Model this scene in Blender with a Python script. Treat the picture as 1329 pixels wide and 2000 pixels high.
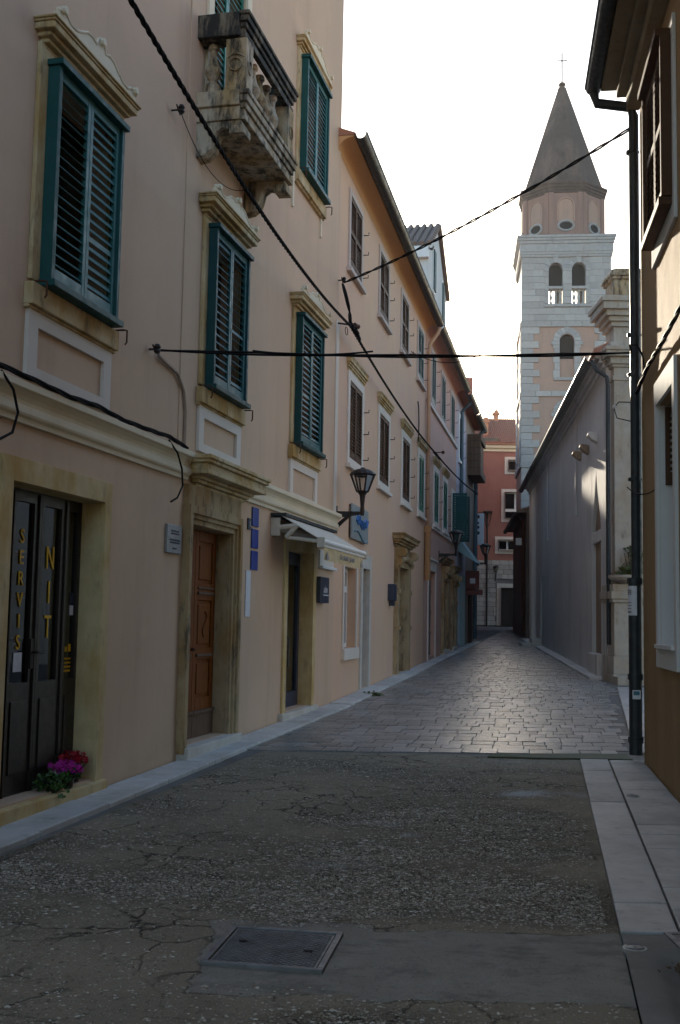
import bpy, bmesh, math, random
from mathutils import Vector, Matrix, noise
random.seed(11)
R = math.radians
SC = bpy.context.scene
COL = SC.collection
for o in list(bpy.data.objects): bpy.data.objects.remove(o)

# ------------------------------------------------------------------ camera
PITCH, ROLL, EYE, SL = math.atan(211/2200), 0.018, 1.6, 0.02
cd = bpy.data.cameras.new('camera'); cam = bpy.data.objects.new('camera', cd); COL.objects.link(cam)
cd.sensor_fit = 'VERTICAL'; cd.sensor_height = 24.0; cd.sensor_width = 24.0; cd.lens = 24*2200/2000
cd.clip_start = 0.05; cd.clip_end = 1500
fw = Vector((0, math.cos(PITCH), math.sin(PITCH))); up0 = Vector((0, -math.sin(PITCH), math.cos(PITCH))); rt0 = Vector((1, 0, 0))
rt = rt0*math.cos(ROLL)+up0*math.sin(ROLL); up = up0*math.cos(ROLL)-rt0*math.sin(ROLL)
cam.matrix_world = Matrix(((rt.x, up.x, -fw.x, 0), (rt.y, up.y, -fw.y, 0), (rt.z, up.z, -fw.z, EYE), (0, 0, 0, 1)))
SC.camera = cam

# ------------------------------------------------------------------ sky, sun, exposure
SUN_AZ, SUN_EL = 3.0, 12.5
w = bpy.data.worlds.new('World'); SC.world = w; w.use_nodes = True
nt = w.node_tree; nt.nodes.clear()
sky = nt.nodes.new('ShaderNodeTexSky'); sky.sky_type = 'NISHITA'; sky.sun_disc = False
sky.sun_elevation = R(SUN_EL); sky.sun_rotation = R(SUN_AZ); sky.air_density = 1.0; sky.dust_density = 1.0; sky.ozone_density = 1.5
bg = nt.nodes.new('ShaderNodeBackground'); bg.inputs[1].default_value = 0.10
wo = nt.nodes.new('ShaderNodeOutputWorld')
nt.links.new(sky.outputs[0], bg.inputs[0]); nt.links.new(bg.outputs[0], wo.inputs[0])
sl = bpy.data.lights.new('sun', 'SUN'); sl.energy = 4.5; sl.angle = R(0.5); sl.color = (1.0, 0.88, 0.70)
sun = bpy.data.objects.new('sun', sl); COL.objects.link(sun)
sd = Vector((math.sin(R(SUN_AZ))*math.cos(R(SUN_EL)), math.cos(R(SUN_AZ))*math.cos(R(SUN_EL)), math.sin(R(SUN_EL))))
sun.rotation_euler = (-sd).to_track_quat('-Z', 'Y').to_euler(); sun.location = sd*90
vs = SC.view_settings; vs.view_transform = 'Standard'; vs.look = 'None'; vs.gamma = 1.0; vs.use_curve_mapping = False
vs.exposure = 2.08
SC.render.resolution_x = 680; SC.render.resolution_y = 1024
SC.render.engine = 'CYCLES'

# ------------------------------------------------------------------ materials
class Mat:
    """small node helper"""
    def __init__(s, name, rough=0.85, spec=0.3, metal=0.0):
        s.m = bpy.data.materials.new(name); s.m.use_nodes = True; s.t = s.m.node_tree
        s.b = s.t.nodes['Principled BSDF']
        s.b.inputs['Roughness'].default_value = rough; s.b.inputs['Metallic'].default_value = metal
        s.b.inputs['Specular IOR Level'].default_value = spec
        s.tc = s.n('ShaderNodeTexCoord'); s.co = s.tc.outputs['Object']; s.h = None
    def n(s, k, **kw):
        q = s.t.nodes.new(k)
        for a, v in kw.items(): setattr(q, a, v)
        return q
    def l(s, a, b): s.t.links.new(a, b)
    def map(s, sc=(1, 1, 1), rot=(0, 0, 0)):
        q = s.n('ShaderNodeMapping'); q.inputs['Scale'].default_value = sc; q.inputs['Rotation'].default_value = rot
        s.l(s.co, q.inputs[0]); return q.outputs[0]
    def noise(s, scale, detail=5, rough=0.6, sc=(1, 1, 1), dist=0.0, warp=None):
        q = s.n('ShaderNodeTexNoise'); q.inputs['Scale'].default_value = scale; q.inputs['Detail'].default_value = detail
        q.inputs['Roughness'].default_value = rough; q.inputs['Distortion'].default_value = dist
        s.l(s.map(sc), q.inputs['Vector']); return q.outputs['Fac']
    def ramp(s, fac, *stops):
        q = s.n('ShaderNodeValToRGB'); e = q.color_ramp.elements
        while len(e) < len(stops): e.new(0.5)
        for el, (p, c) in zip(e, stops):
            el.position = p; el.color = (c, c, c, 1) if isinstance(c, (int, float)) else (*c, 1)
        s.l(fac, q.inputs[0]); return q.outputs[0]
    def mix(s, fac, a, b, mode='MIX'):
        q = s.n('ShaderNodeMix', data_type='RGBA', blend_type=mode)
        for i, v in ((0, fac), (6, a), (7, b)):
            if isinstance(v, (int, float)): q.inputs[i].default_value = v
            elif isinstance(v, tuple): q.inputs[i].default_value = (*v, 1)
            else: s.l(v, q.inputs[i])
        return q.outputs[2]
    def math(s, op, a, b=0.0):
        q = s.n('ShaderNodeMath', operation=op)
        for i, v in ((0, a), (1, b)):
            if isinstance(v, (int, float)): q.inputs[i].default_value = v
            else: s.l(v, q.inputs[i])
        return q.outputs[0]
    def z(s):
        q = s.n('ShaderNodeSeparateXYZ'); s.l(s.co, q.inputs[0]); return q.outputs[2]
    def col(s, c):
        if isinstance(c, tuple): s.b.inputs['Base Color'].default_value = (*c, 1)
        else: s.l(c, s.b.inputs['Base Color'])
        return s
    def rough(s, v): s.l(v, s.b.inputs['Roughness']); return s
    def bump(s, h, strength=0.3, dist=0.01):
        q = s.n('ShaderNodeBump'); q.inputs['Strength'].default_value = strength; q.inputs['Distance'].default_value = dist
        s.l(h, q.inputs['Height'])
        if s.h is not None: s.l(s.h, q.inputs['Normal'])
        s.h = q.outputs[0]; s.l(s.h, s.b.inputs['Normal']); return s
def plaster(name, c, c2=None, stain=(0.30, 0.24, 0.17), amt=0.35, bump=0.25, fine=0.004, seed=0.0):
    m = Mat(name, 0.92, 0.15)
    if seed:
        q = m.n('ShaderNodeMapping'); q.inputs['Location'].default_value = (seed, seed*1.7, seed*.6); m.l(m.co, q.inputs[0]); m.co = q.outputs[0]
    c2 = c2 or tuple(min(1, x*0.86) for x in c)
    base = m.mix(m.ramp(m.noise(0.55, 6, 0.62), (0.35, 0.0), (0.7, 1.0)), c, c2)
    base = m.mix(m.math('MULTIPLY', m.ramp(m.noise(1.1, 6, 0.7, (2.2, 2.2, 0.22)), (0.50, 0.0), (0.78, 1.0)), amt), base, stain)
    base = m.mix(m.math('MULTIPLY', m.ramp(m.noise(7, 5, 0.75), (0.52, 0.0), (0.75, 1.0)), amt*0.5), base, tuple(x*0.7 for x in c))
    base = m.mix(m.ramp(m.noise(0.75, 3, 0.5, (1, 1, 1.3)), (0.600, 0.0), (0.607, 0.16)), base, tuple(min(1, x*1.12) for x in c))     # patched repairs
    damp = m.math('ADD', m.math('MULTIPLY', m.z(), -1.3), m.math('MULTIPLY', m.noise(1.6, 6, 0.7), 1.5))
    base = m.mix(m.ramp(damp, (0.25, 0.0), (0.95, 0.38)), base, stain)                                                           # rising damp, ragged edge
    m.col(base); m.bump(m.noise(3.0, 4, 0.5), bump*0.8, 0.02); m.bump(m.noise(70, 4, 0.6), bump, fine); return m.m
def stone(name, c, stain=(0.20, 0.13, 0.045), amt=0.8, dark=(0.06, 0.055, 0.045), damt=0.5, lo=0.47, scale=2.2, bump=0.35, var=0.0, rough=0.85, dlo=0.56):
    m = Mat(name, rough, 0.25)
    base = m.mix(m.ramp(m.noise(6, 6, 0.65), (0.3, 0.0), (0.7, 1.0)), c, tuple(x*0.8 for x in c))
    base = m.mix(m.math('MULTIPLY', m.ramp(m.noise(scale, 6, 0.65, (1, 1, 0.45)), (lo, 0.0), (lo+0.2, 1.0)), amt), base, stain)
    base = m.mix(m.math('MULTIPLY', m.ramp(m.noise(scale*2.3, 7, 0.7, (1.6, 1.6, 0.5)), (dlo, 0.0), (dlo+0.16, 1.0)), damt), base, dark)
    if var:
        oi = m.n('ShaderNodeObjectInfo'); base = m.mix(1.0, base, m.ramp(oi.outputs['Random'], (0, 1.0-var), (1, 1.0)), 'MULTIPLY')
    m.col(base); m.bump(m.noise(9, 6, 0.6), bump, 0.012); m.bump(m.noise(90, 3, 0.6), bump*0.6, 0.003); return m.m
def paint(name, c, rough=0.45, wear=0.25, wc=None, spec=0.4):
    m = Mat(name, rough, spec)
    wc = wc or tuple(x*0.55 for x in c)
    b = m.mix(m.math('MULTIPLY', m.ramp(m.noise(5, 6, 0.7), (0.45, 0.0), (0.7, 1.0)), wear), c, wc)
    m.col(b); m.rough(m.ramp(m.noise(12, 4), (0.3, max(0.05, rough-0.12)), (0.7, min(1, rough+0.15)))); m.bump(m.noise(60, 3), 0.15, 0.002); return m.m
def metal(name, c, rough=0.5, metallic=0.6, spot=None):
    m = Mat(name, rough, 0.4, metallic)
    b = m.mix(m.ramp(m.noise(8, 6, 0.7), (0.4, 0.0), (0.75, 1.0)), c, spot or tuple(x*0.6 for x in c))
    m.col(b); m.rough(m.ramp(m.noise(15, 4), (0.3, max(.05, rough-.12)), (0.7, min(1, rough+.2)))); m.bump(m.noise(40, 4), 0.2, 0.002); return m.m
def wood(name, c, c2, rough=0.4, dirt=0.2):
    m = Mat(name, rough, 0.18)
    g = m.noise(9, 6, 0.65, (6, 6, 0.5), 0.6)
    b = m.mix(m.ramp(g, (0.35, 0.0), (0.65, 1.0)), c, c2)
    b = m.mix(m.math('MULTIPLY', m.ramp(m.noise(2.5, 5), (0.5, 0.0), (0.75, 1.0)), dirt), b, tuple(x*0.35 for x in c))
    m.col(b); m.bump(g, 0.25, 0.003); return m.m
def plain(name, c, rough=0.6, spec=0.3, metallic=0.0):
    m = Mat(name, rough, spec, metallic)
    m.col(m.mix(m.ramp(m.noise(14, 4), (0.35, 0.0), (0.7, 1.0)), c, tuple(x*0.85 for x in c))); return m.m

M = {}
M['pink'] = plaster('left house plaster', (0.60, 0.435, 0.31), (0.54, 0.385, 0.28), (0.36, 0.26, 0.17), 0.38)
M['peach'] = plaster('peach plaster', (0.64, 0.43, 0.285), (0.60, 0.40, 0.31), (0.45, 0.30, 0.18), 0.25, seed=3.1)
M['salmon'] = plaster('salmon plaster', (0.56, 0.345, 0.255), (0.52, 0.35, 0.30), (0.36, 0.24, 0.16), 0.35, seed=7.7)
M['lilac'] = plaster('lilac plaster', (0.50, 0.46, 0.50), (0.45, 0.42, 0.45), (0.3, 0.27, 0.25), 0.3, seed=5.3)
M['umber'] = plaster('umber plaster', (0.36, 0.28, 0.22), (0.30, 0.24, 0.20), (0.16, 0.12, 0.09), 0.5, seed=9.1)
M['pale'] = plaster('pale plaster', (0.62, 0.62, 0.60), (0.56, 0.56, 0.55), (0.4, 0.38, 0.34), 0.3, seed=2.2)
M['red'] = plaster('red plaster', (0.34, 0.155, 0.12), (0.29, 0.13, 0.105), (0.2, 0.07, 0.05), 0.4, seed=4.4)
M['church'] = plaster('church plaster', (0.60, 0.575, 0.545), (0.50, 0.48, 0.455), (0.30, 0.27, 0.235), 0.6, 0.4, 0.006, seed=1.3)
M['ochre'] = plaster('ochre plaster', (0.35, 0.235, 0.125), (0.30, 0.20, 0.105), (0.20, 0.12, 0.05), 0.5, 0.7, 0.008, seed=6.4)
M['cream'] = plaster('cream moulding paint', (0.72, 0.64, 0.49), (0.67, 0.58, 0.43), (0.44, 0.33, 0.15), 0.3, 0.15)
M['panelcream'] = plaster('cream panel paint', (0.66, 0.60, 0.54), (0.62, 0.55, 0.48), (0.45, 0.36, 0.25), 0.25, 0.15, seed=1.9)
M['ochrestone'] = stone('yellowed window stone', (0.60, 0.48, 0.29), (0.38, 0.215, 0.05), 0.85, (0.10, 0.065, 0.03), 0.75, lo=0.44, dlo=0.53)
M['doorstone'] = stone('weathered door stone', (0.42, 0.315, 0.185), (0.27, 0.14, 0.04), 0.85, (0.055, 0.045, 0.032), 0.8, lo=0.44, dlo=0.52)
M['shopstone'] = stone('cream door stone', (0.62, 0.49, 0.27), (0.42, 0.25, 0.06), 0.8, (0.14, 0.10, 0.05), 0.5, lo=0.45)
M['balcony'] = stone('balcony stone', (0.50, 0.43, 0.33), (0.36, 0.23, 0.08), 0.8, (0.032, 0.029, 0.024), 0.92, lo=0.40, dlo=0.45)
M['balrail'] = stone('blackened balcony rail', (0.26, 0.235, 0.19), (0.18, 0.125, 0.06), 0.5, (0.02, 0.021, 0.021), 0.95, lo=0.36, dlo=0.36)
M['white_stone'] = stone('white stone', (0.58, 0.55, 0.50), (0.42, 0.36, 0.27), 0.5, damt=0.2)
M['towerstone'] = stone('tower limestone', (0.44, 0.43, 0.415), (0.42, 0.37, 0.31), 0.5, (0.18, 0.17, 0.16), 0.6, scale=1.0, bump=0.3, var=0.22)
M['towerpink'] = plaster('tower plaster', (0.42, 0.27, 0.20), (0.36, 0.25, 0.20), (0.25, 0.19, 0.155), 0.7, seed=8.8)
M['spire'] = stone('spire stone', (0.10, 0.072, 0.058), (0.21, 0.14, 0.105), 0.6, (0.04, 0.036, 0.034), 0.75, scale=0.6)
M['blockstone'] = stone('squared wall stone', (0.50, 0.47, 0.43), (0.36, 0.28, 0.2), 0.4, damt=0.3, var=0.35)
M['kerb'] = stone('kerb limestone', (0.60, 0.60, 0.585), (0.34, 0.29, 0.22), 0.45, (0.12, 0.11, 0.10), 0.5, var=0.2, rough=0.6)
M['slab'] = stone('pavement limestone', (0.52, 0.51, 0.48), (0.28, 0.25, 0.20), 0.5, (0.11, 0.10, 0.09), 0.5, var=0.25, rough=0.62)
M['rubble'] = stone('rough infill stone', (0.30, 0.205, 0.14), (0.36, 0.25, 0.15), 0.6, (0.08, 0.06, 0.045), 0.7, scale=3)
M['green'] = paint('shutter green', (0.012, 0.068, 0.066), 0.55, 0.3, (0.035, 0.11, 0.105), 0.2)
M['darkgreen'] = paint('dark shutter green', (0.010, 0.052, 0.055), 0.55, 0.3, (0.03, 0.085, 0.085), 0.2)
M['vgreen'] = paint('emerald shutter paint', (0.022, 0.15, 0.105), 0.45, 0.2)
M['brown'] = paint('brown shutter paint', (0.075, 0.036, 0.018), 0.65, 0.35, (0.11, 0.06, 0.035), 0.15)
M['doorbrown'] = paint('dark brown door paint', (0.022, 0.015, 0.013), 0.4, 0.3)
M['grey_paint'] = paint('grey door paint', (0.15, 0.14, 0.125), 0.7, 0.4)
M['wood'] = wood('varnished door wood', (0.22, 0.060, 0.003), (0.12, 0.028, 0.002), 0.55)
M['oldwood'] = wood('greyed door wood', (0.16, 0.10, 0.065), (0.10, 0.065, 0.045), 0.8, 0.4)
M['gutter'] = metal('dark gutter metal', (0.035, 0.04, 0.045), 0.5, 0.3)
M['zinc'] = metal('zinc gutter', (0.12, 0.115, 0.10), 0.5, 0.4)
M['iron'] = metal('wrought iron', (0.018, 0.016, 0.016), 0.5, 0.3, (0.05, 0.03, 0.02))
M['rust'] = metal('rusty iron', (0.09, 0.035, 0.018), 0.8, 0.2)
M['manhole'] = metal('cast iron cover', (0.17, 0.175, 0.185), 0.5, 0.45, (0.10, 0.095, 0.09))
M['orange'] = paint('orange drainpipe paint', (0.40, 0.20, 0.085), 0.7, 0.4, (0.28, 0.14, 0.05))
M['bluepipe'] = paint('slate blue pipe paint', (0.07, 0.11, 0.13), 0.5, 0.3)
M['cable'] = plain('cable rubber', (0.010, 0.009, 0.010), 0.8, 0.1)
M['conduit'] = plain('painted conduit', (0.34, 0.25, 0.19), 0.7)
M['whitepaint'] = paint('white paint', (0.70, 0.70, 0.68), 0.5, 0.2, (0.5, 0.48, 0.45))
M['lettering'] = plain('yellow lettering', (0.75, 0.42, 0.02), 0.6)
M['blue'] = plain('blue sign enamel', (0.025, 0.055, 0.30), 0.35, 0.5)
M['navy'] = plain('navy plastic', (0.02, 0.028, 0.06), 0.4, 0.5)
M['logo_blue'] = plain('logo blue', (0.03, 0.13, 0.36), 0.5)
M['logo_teal'] = plain('logo teal', (0.05, 0.16, 0.22), 0.5)
M['signgrey'] = plain('grey sign panel', (0.28, 0.32, 0.33), 0.35, 0.5)
M['plaque'] = metal('engraved metal plaque', (0.26, 0.27, 0.29), 0.35, 0.6)
M['paper'] = plain('white paper', (0.68, 0.68, 0.72), 0.8)
M['ink'] = plain('dark ink', (0.05, 0.05, 0.07), 0.8)
M['greyink'] = plain('grey print', (0.30, 0.29, 0.30), 0.8)
M['canvas'] = plain('cream awning canvas', (0.62, 0.58, 0.50), 0.9)
M['valance'] = plain('yellowed awning valance', (0.58, 0.47, 0.28), 0.9)
M['dark'] = plain('dark interior', (0.012, 0.011, 0.011), 0.9)
M['room'] = plain('shop interior wall', (0.25, 0.21, 0.14), 0.9)
M['dirt'] = stone('joint dirt', (0.16, 0.157, 0.148), (0.10, 0.085, 0.06), 0.5, damt=0.3)
M['teal'] = paint('pale teal canvas', (0.28, 0.42, 0.44), 0.7, 0.2)
M['redsign'] = paint('red shop sign', (0.15, 0.035, 0.03), 0.5, 0.2)
M['leaf'] = plain('ivy leaf', (0.045, 0.105, 0.02), 0.5, 0.4)
M['leaf2'] = plain('olive leaf', (0.10, 0.13, 0.045), 0.5, 0.4)
M['magenta'] = plain('magenta petal', (0.48, 0.02, 0.30), 0.6)
M['crimson'] = plain('crimson petal', (0.34, 0.008, 0.02), 0.6)
M['blackpot'] = plain('black plastic pot', (0.012, 0.013, 0.014), 0.35, 0.5)
M['tile'] = stone('roof clay tile', (0.42, 0.19, 0.125), (0.30, 0.16, 0.10), 0.6, (0.12, 0.08, 0.06), 0.5, scale=3)
M['oldtile'] = stone('weathered roof tile', (0.25, 0.185, 0.15), (0.20, 0.13, 0.09), 0.6, (0.09, 0.08, 0.07), 0.6, scale=3)
M['upsur'] = plaster('pale window surround', (0.54, 0.46, 0.42), None, (0.4, 0.32, 0.26), 0.3, seed=4.9)
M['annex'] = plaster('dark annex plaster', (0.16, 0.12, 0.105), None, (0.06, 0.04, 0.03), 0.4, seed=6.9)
M['soffit'] = stone('weathered soffit', (0.27, 0.225, 0.15), (0.2, 0.13, 0.06), 0.5, damt=0.5)
M['pipe_orange'] = paint('faded orange drainpipe', (0.56, 0.345, 0.225), 0.7, 0.4, (0.46, 0.25, 0.14))
M['drum'] = plaster('tower drum plaster', (0.33, 0.195, 0.15), (0.27, 0.175, 0.145), (0.17, 0.125, 0.105), 0.85, seed=1.8)
M['leaf_skylit'] = paint('sky lightened shutter leaf', (0.034, 0.130, 0.132), 0.5, 0.3, (0.07, 0.18, 0.18), 0.22)  # shutter green made lighter: sky reflection put into the leaf colour
M['leafdark_skylit'] = paint('dark sky lightened shutter leaf', (0.028, 0.100, 0.108), 0.5, 0.3, (0.055, 0.14, 0.15), 0.22)  # dark shutter green lightened and blued for the sky glints on the leaves
M['pillarstone'] = stone('weathered pillar stone', (0.44, 0.395, 0.33), (0.34, 0.24, 0.14), 0.6, (0.10, 0.09, 0.075), 0.6, lo=0.45)
M['cove'] = plaster('orange cove plaster', (0.58, 0.31, 0.14), (0.54, 0.32, 0.17), (0.4, 0.22, 0.1), 0.3, seed=2.9)
M['chimney'] = plaster('chimney plaster', (0.55, 0.28, 0.17), None, (0.3, 0.16, 0.1), 0.4, seed=3.9)
M['drytwig'] = plain('dry leaf litter', (0.10, 0.055, 0.025), 0.9)

def glass(name, tint=(0.5, 0.5, 0.5), rough=0.03, trans=0.5):
    m = Mat(name); m.t.nodes.remove(m.b)
    tr = m.n('ShaderNodeBsdfTransparent'); tr.inputs[0].default_value = (*tint, 1)
    gl = m.n('ShaderNodeBsdfGlossy'); gl.inputs['Roughness'].default_value = rough; gl.inputs[0].default_value = (0.9, 0.9, 0.9, 1)
    fr = m.n('ShaderNodeFresnel'); fr.inputs[0].default_value = 1.5
    mx = m.n('ShaderNodeMixShader'); m.l(m.math('MULTIPLY', fr.outputs[0], 1.3), mx.inputs[0]); m.l(tr.outputs[0], mx.inputs[1]); m.l(gl.outputs[0], mx.inputs[2])
    m.l(mx.outputs[0], m.t.nodes['Material Output'].inputs[0]); return m.m
M['glass'] = glass('window glass', (0.55, 0.56, 0.55))
M['darkglass'] = glass('dark window glass', (0.12, 0.13, 0.14))
M['lampglass'] = glass('lamp glass', (0.8, 0.8, 0.78), 0.15)

def setts():
    m = Mat('polished paving stone', 0.4, 0.65)
    oi = m.n('ShaderNodeObjectInfo'); gi = m.n('ShaderNodeNewGeometry')
    rnd = m.math('FRACT', m.math('ADD', oi.outputs['Random'], gi.outputs['Random Per Island']))
    b = m.mix(m.ramp(m.noise(5, 6, 0.7), (0.35, 0.0), (0.7, 1.0)), (0.25, 0.253, 0.25), (0.165, 0.168, 0.167))
    b = m.mix(1.0, b, m.ramp(rnd, (0, 0.55), (1, 1.15)), 'MULTIPLY')
    b = m.mix(m.ramp(m.noise(22, 5, 0.7), (0.58, 0.0), (0.72, 0.6)), b, (0.07, 0.06, 0.05))
    m.col(b); m.rough(m.ramp(m.noise(7, 6, 0.7), (0.3, 0.22), (0.7, 0.46)))
    m.bump(m.noise(14, 5, 0.6), 0.35, 0.008); m.bump(m.noise(90, 4, 0.6), 0.25, 0.002); return m.m
M['sett'] = setts()
def aggregate():
    m = Mat('worn street concrete', 0.9, 0.25)
    big = m.noise(0.9, 6, 0.6); mid = m.noise(6, 6, 0.7); fine = m.noise(120, 4, 0.7)
    b = m.mix(m.ramp(big, (0.35, 0.0), (0.65, 1.0)), (0.27, 0.23, 0.165), (0.20, 0.172, 0.125))
    b = m.mix(m.ramp(mid, (0.5, 0.0), (0.75, 0.7)), b, (0.13, 0.112, 0.08))
    at = m.n('ShaderNodeAttribute'); at.attribute_name = 'erosion'; ero = m.ramp(m.math('ADD', at.outputs['Fac'], m.math('MULTIPLY', m.math('SUBTRACT', m.noise(7, 6, 0.75), 0.5), 0.9)), (0.25, 0.0), (0.62, 1.0))
    b = m.mix(m.math('MULTIPLY', ero, 0.85), b, m.mix(m.ramp(m.noise(14, 5, 0.7), (0.4, 0.0), (0.65, 1.0)), (0.06, 0.048, 0.032), (0.14, 0.116, 0.08)))
    v = m.n('ShaderNodeTexVoronoi', feature='F1'); v.inputs['Scale'].default_value = 75; m.l(m.co, v.inputs['Vector'])
    vc = m.n('ShaderNodeSeparateColor'); m.l(v.outputs['Color'], vc.inputs[0])
    peb = m.math('MULTIPLY', m.ramp(v.outputs['Distance'], (0.25, 1.0), (0.42, 0.0)), m.ramp(m.math('ADD', vc.outputs[0], m.math('MULTIPLY', ero, 0.40)), (0.60, 0.0), (0.75, 1.0)))
    b = m.mix(peb, b, m.mix(vc.outputs[1], (0.46, 0.40, 0.31), (0.20, 0.175, 0.14)))
    sx = m.n('ShaderNodeSeparateXYZ'); m.l(m.co, sx.inputs[0]); wob = m.math('MULTIPLY', m.math('SUBTRACT', m.noise(2.5, 6, 0.65), 0.5), 0.30); pk = None
    for (px, py, hx, hy) in ((.76, 5.11, .68, .46), (-.19, 5.20, .40, .50)):
        du = m.math('DIVIDE', m.math('SUBTRACT', m.math('ABSOLUTE', m.math('SUBTRACT', sx.outputs[0], px)), hx), 1.0)
        dv = m.math('SUBTRACT', m.math('ABSOLUTE', m.math('SUBTRACT', sx.outputs[1], py)), hy)
        dd = m.math('ADD', m.math('MAXIMUM', du, dv), wob); pk = dd if pk is None else m.math('MINIMUM', pk, dd)
    # cracks: distance to warped voronoi cell edges, broken up by noise
    q = m.n('ShaderNodeVectorMath', operation='ADD'); nz = m.n('ShaderNodeTexNoise'); nz.inputs['Scale'].default_value = 2.6; nz.inputs['Detail'].default_value = 6
    m.l(m.co, nz.inputs['Vector']); sc = m.n('ShaderNodeVectorMath', operation='SCALE'); sc.inputs['Scale'].default_value = 0.55
    m.l(nz.outputs['Color'], sc.inputs[0]); m.l(m.co, q.inputs[0]); m.l(sc.outputs[0], q.inputs[1])
    ve = m.n('ShaderNodeTexVoronoi', feature='DISTANCE_TO_EDGE'); ve.inputs['Scale'].default_value = 2.5; m.l(q.outputs[0], ve.inputs['Vector'])
    ed = m.math('DIVIDE', ve.outputs['Distance'], m.math('ADD', 0.25, m.math('MULTIPLY', m.noise(3.5, 5, 0.7), 1.6)))
    crack = m.math('MULTIPLY', m.ramp(ed, (0.0, 1.0), (0.030, 0.0)), m.ramp(m.noise(0.7, 4), (0.45, 0.0), (0.56, 1.0)))
    crack = m.math('MULTIPLY', crack, m.ramp(pk, (0.0, 0.0), (0.02, 1.0)))
    b = m.mix(crack, b, (0.015, 0.013, 0.010))
    b = m.mix(m.math('MULTIPLY', m.ramp(m.noise(1.6, 5, 0.6), (0.60, 0.0), (0.72, 1.0)), 0.35), b, (0.08, 0.092, 0.045))
    for (bx, by, rx, ry, am) in ((1.62, 9.55, .42, .34, .8), (.30, 8.25, .30, .24, .7), (.50, 7.86, .16, .15, .7), (.03, 6.95, .42, .30, .45), (1.75, 11.4, .5, .12, .3), (2.05, 9.5, .2, .3, .3)):
        mp = m.n('ShaderNodeMapping'); mp.vector_type = 'POINT'; mp.inputs['Scale'].default_value = (1/rx, 1/ry, 0.0); mp.inputs['Location'].default_value = (-bx/rx, -by/ry, 0)
        m.l(m.co, mp.inputs[0]); ln = m.n('ShaderNodeVectorMath', operation='LENGTH'); m.l(mp.outputs[0], ln.inputs[0])
        k = m.math('SUBTRACT', 1.0, ln.outputs['Value']); k = m.math('ADD', k, m.math('MULTIPLY', m.math('SUBTRACT', m.noise(5, 6, 0.7), 0.55), 1.9))
        b = m.mix(m.math('MULTIPLY', m.ramp(k, (0.25, 0.0), (0.75, 1.0)), am), b, (0.42, 0.44, 0.45))
    pc = m.mix(m.ramp(m.noise(2.2, 6, 0.65), (0.35, 0.0), (0.7, 1.0)), (0.30, 0.28, 0.235), (0.215, 0.203, 0.17))
    pc = m.mix(m.ramp(m.noise(4, 6, 0.75), (0.56, 0.0), (0.72, 0.7)), pc, (0.33, 0.32, 0.30)); pc = m.mix(m.ramp(m.noise(3, 6, 0.75, (1, 2, 1)), (0.50, 0.0), (0.62, 0.5)), pc, (0.10, 0.095, 0.08))
    pc = m.mix(m.ramp(m.noise(140, 3, 0.7), (0.55, 0.0), (0.7, 0.5)), pc, (0.11, 0.105, 0.095))
    b = m.mix(m.ramp(pk, (0.0, 1.0), (0.02, 0.0)), b, pc)
    seam = m.math('MULTIPLY', m.ramp(m.math('ABSOLUTE', m.math('SUBTRACT', pk, 0.012)), (0.0, 1.0), (0.012, 0.0)), m.ramp(m.noise(4, 3), (0.42, 0.0), (0.55, 0.8)))
    b = m.mix(seam, b, (0.03, 0.026, 0.02))
    m.col(b); m.bump(mid, 0.8, 0.03); m.bump(m.math('MULTIPLY', m.noise(28, 5, 0.7), m.math('ADD', 0.4, ero)), 0.9, 0.02); m.bump(peb, 0.8, 0.008); m.bump(fine, 0.5, 0.004)
    m.bump(m.math('SUBTRACT', 1.0, crack), 0.8, 0.02); return m.m
M['aggregate'] = aggregate()
def pebbles():
    m = Mat('exposed pebble', 0.7, 0.35); gi = m.n('ShaderNodeNewGeometry')
    m.col(m.ramp(gi.outputs['Random Per Island'], (0, (0.15, 0.126, 0.09)), (0.55, (0.27, 0.23, 0.17)), (0.88, (0.44, 0.39, 0.31)), (1, (0.60, 0.56, 0.48)))); return m.m
M['pebble'] = pebbles()
def patchmat(name, c, c2):
    m = Mat(name, 0.8, 0.3)
    b = m.mix(m.ramp(m.noise(1.7, 6, 0.65), (0.35, 0.0), (0.7, 1.0)), c, c2)
    b = m.mix(m.ramp(m.noise(9, 5, 0.7), (0.60, 0.0), (0.75, 0.5)), b, tuple(min(1, x*1.8) for x in c))
    b = m.mix(m.ramp(m.noise(160, 3, 0.7), (0.55, 0.0), (0.7, 0.5)), b, tuple(x*0.6 for x in c))
    m.col(b); m.bump(m.noise(30, 5), 0.35, 0.004); return m.m
M['patch'] = patchmat('smooth concrete patch', (0.150, 0.150, 0.142), (0.105, 0.104, 0.097))
M['wash'] = patchmat('pale mortar splash', (0.20, 0.20, 0.20), (0.11, 0.11, 0.11))
M['moss'] = patchmat('mossy concrete', (0.085, 0.085, 0.055), (0.055, 0.075, 0.025))
M['channel'] = patchmat('channel concrete', (0.19, 0.185, 0.165), (0.12, 0.115, 0.10))
M['ground'] = patchmat('bare ground', (0.10, 0.09, 0.075), (0.08, 0.07, 0.06))

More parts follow.
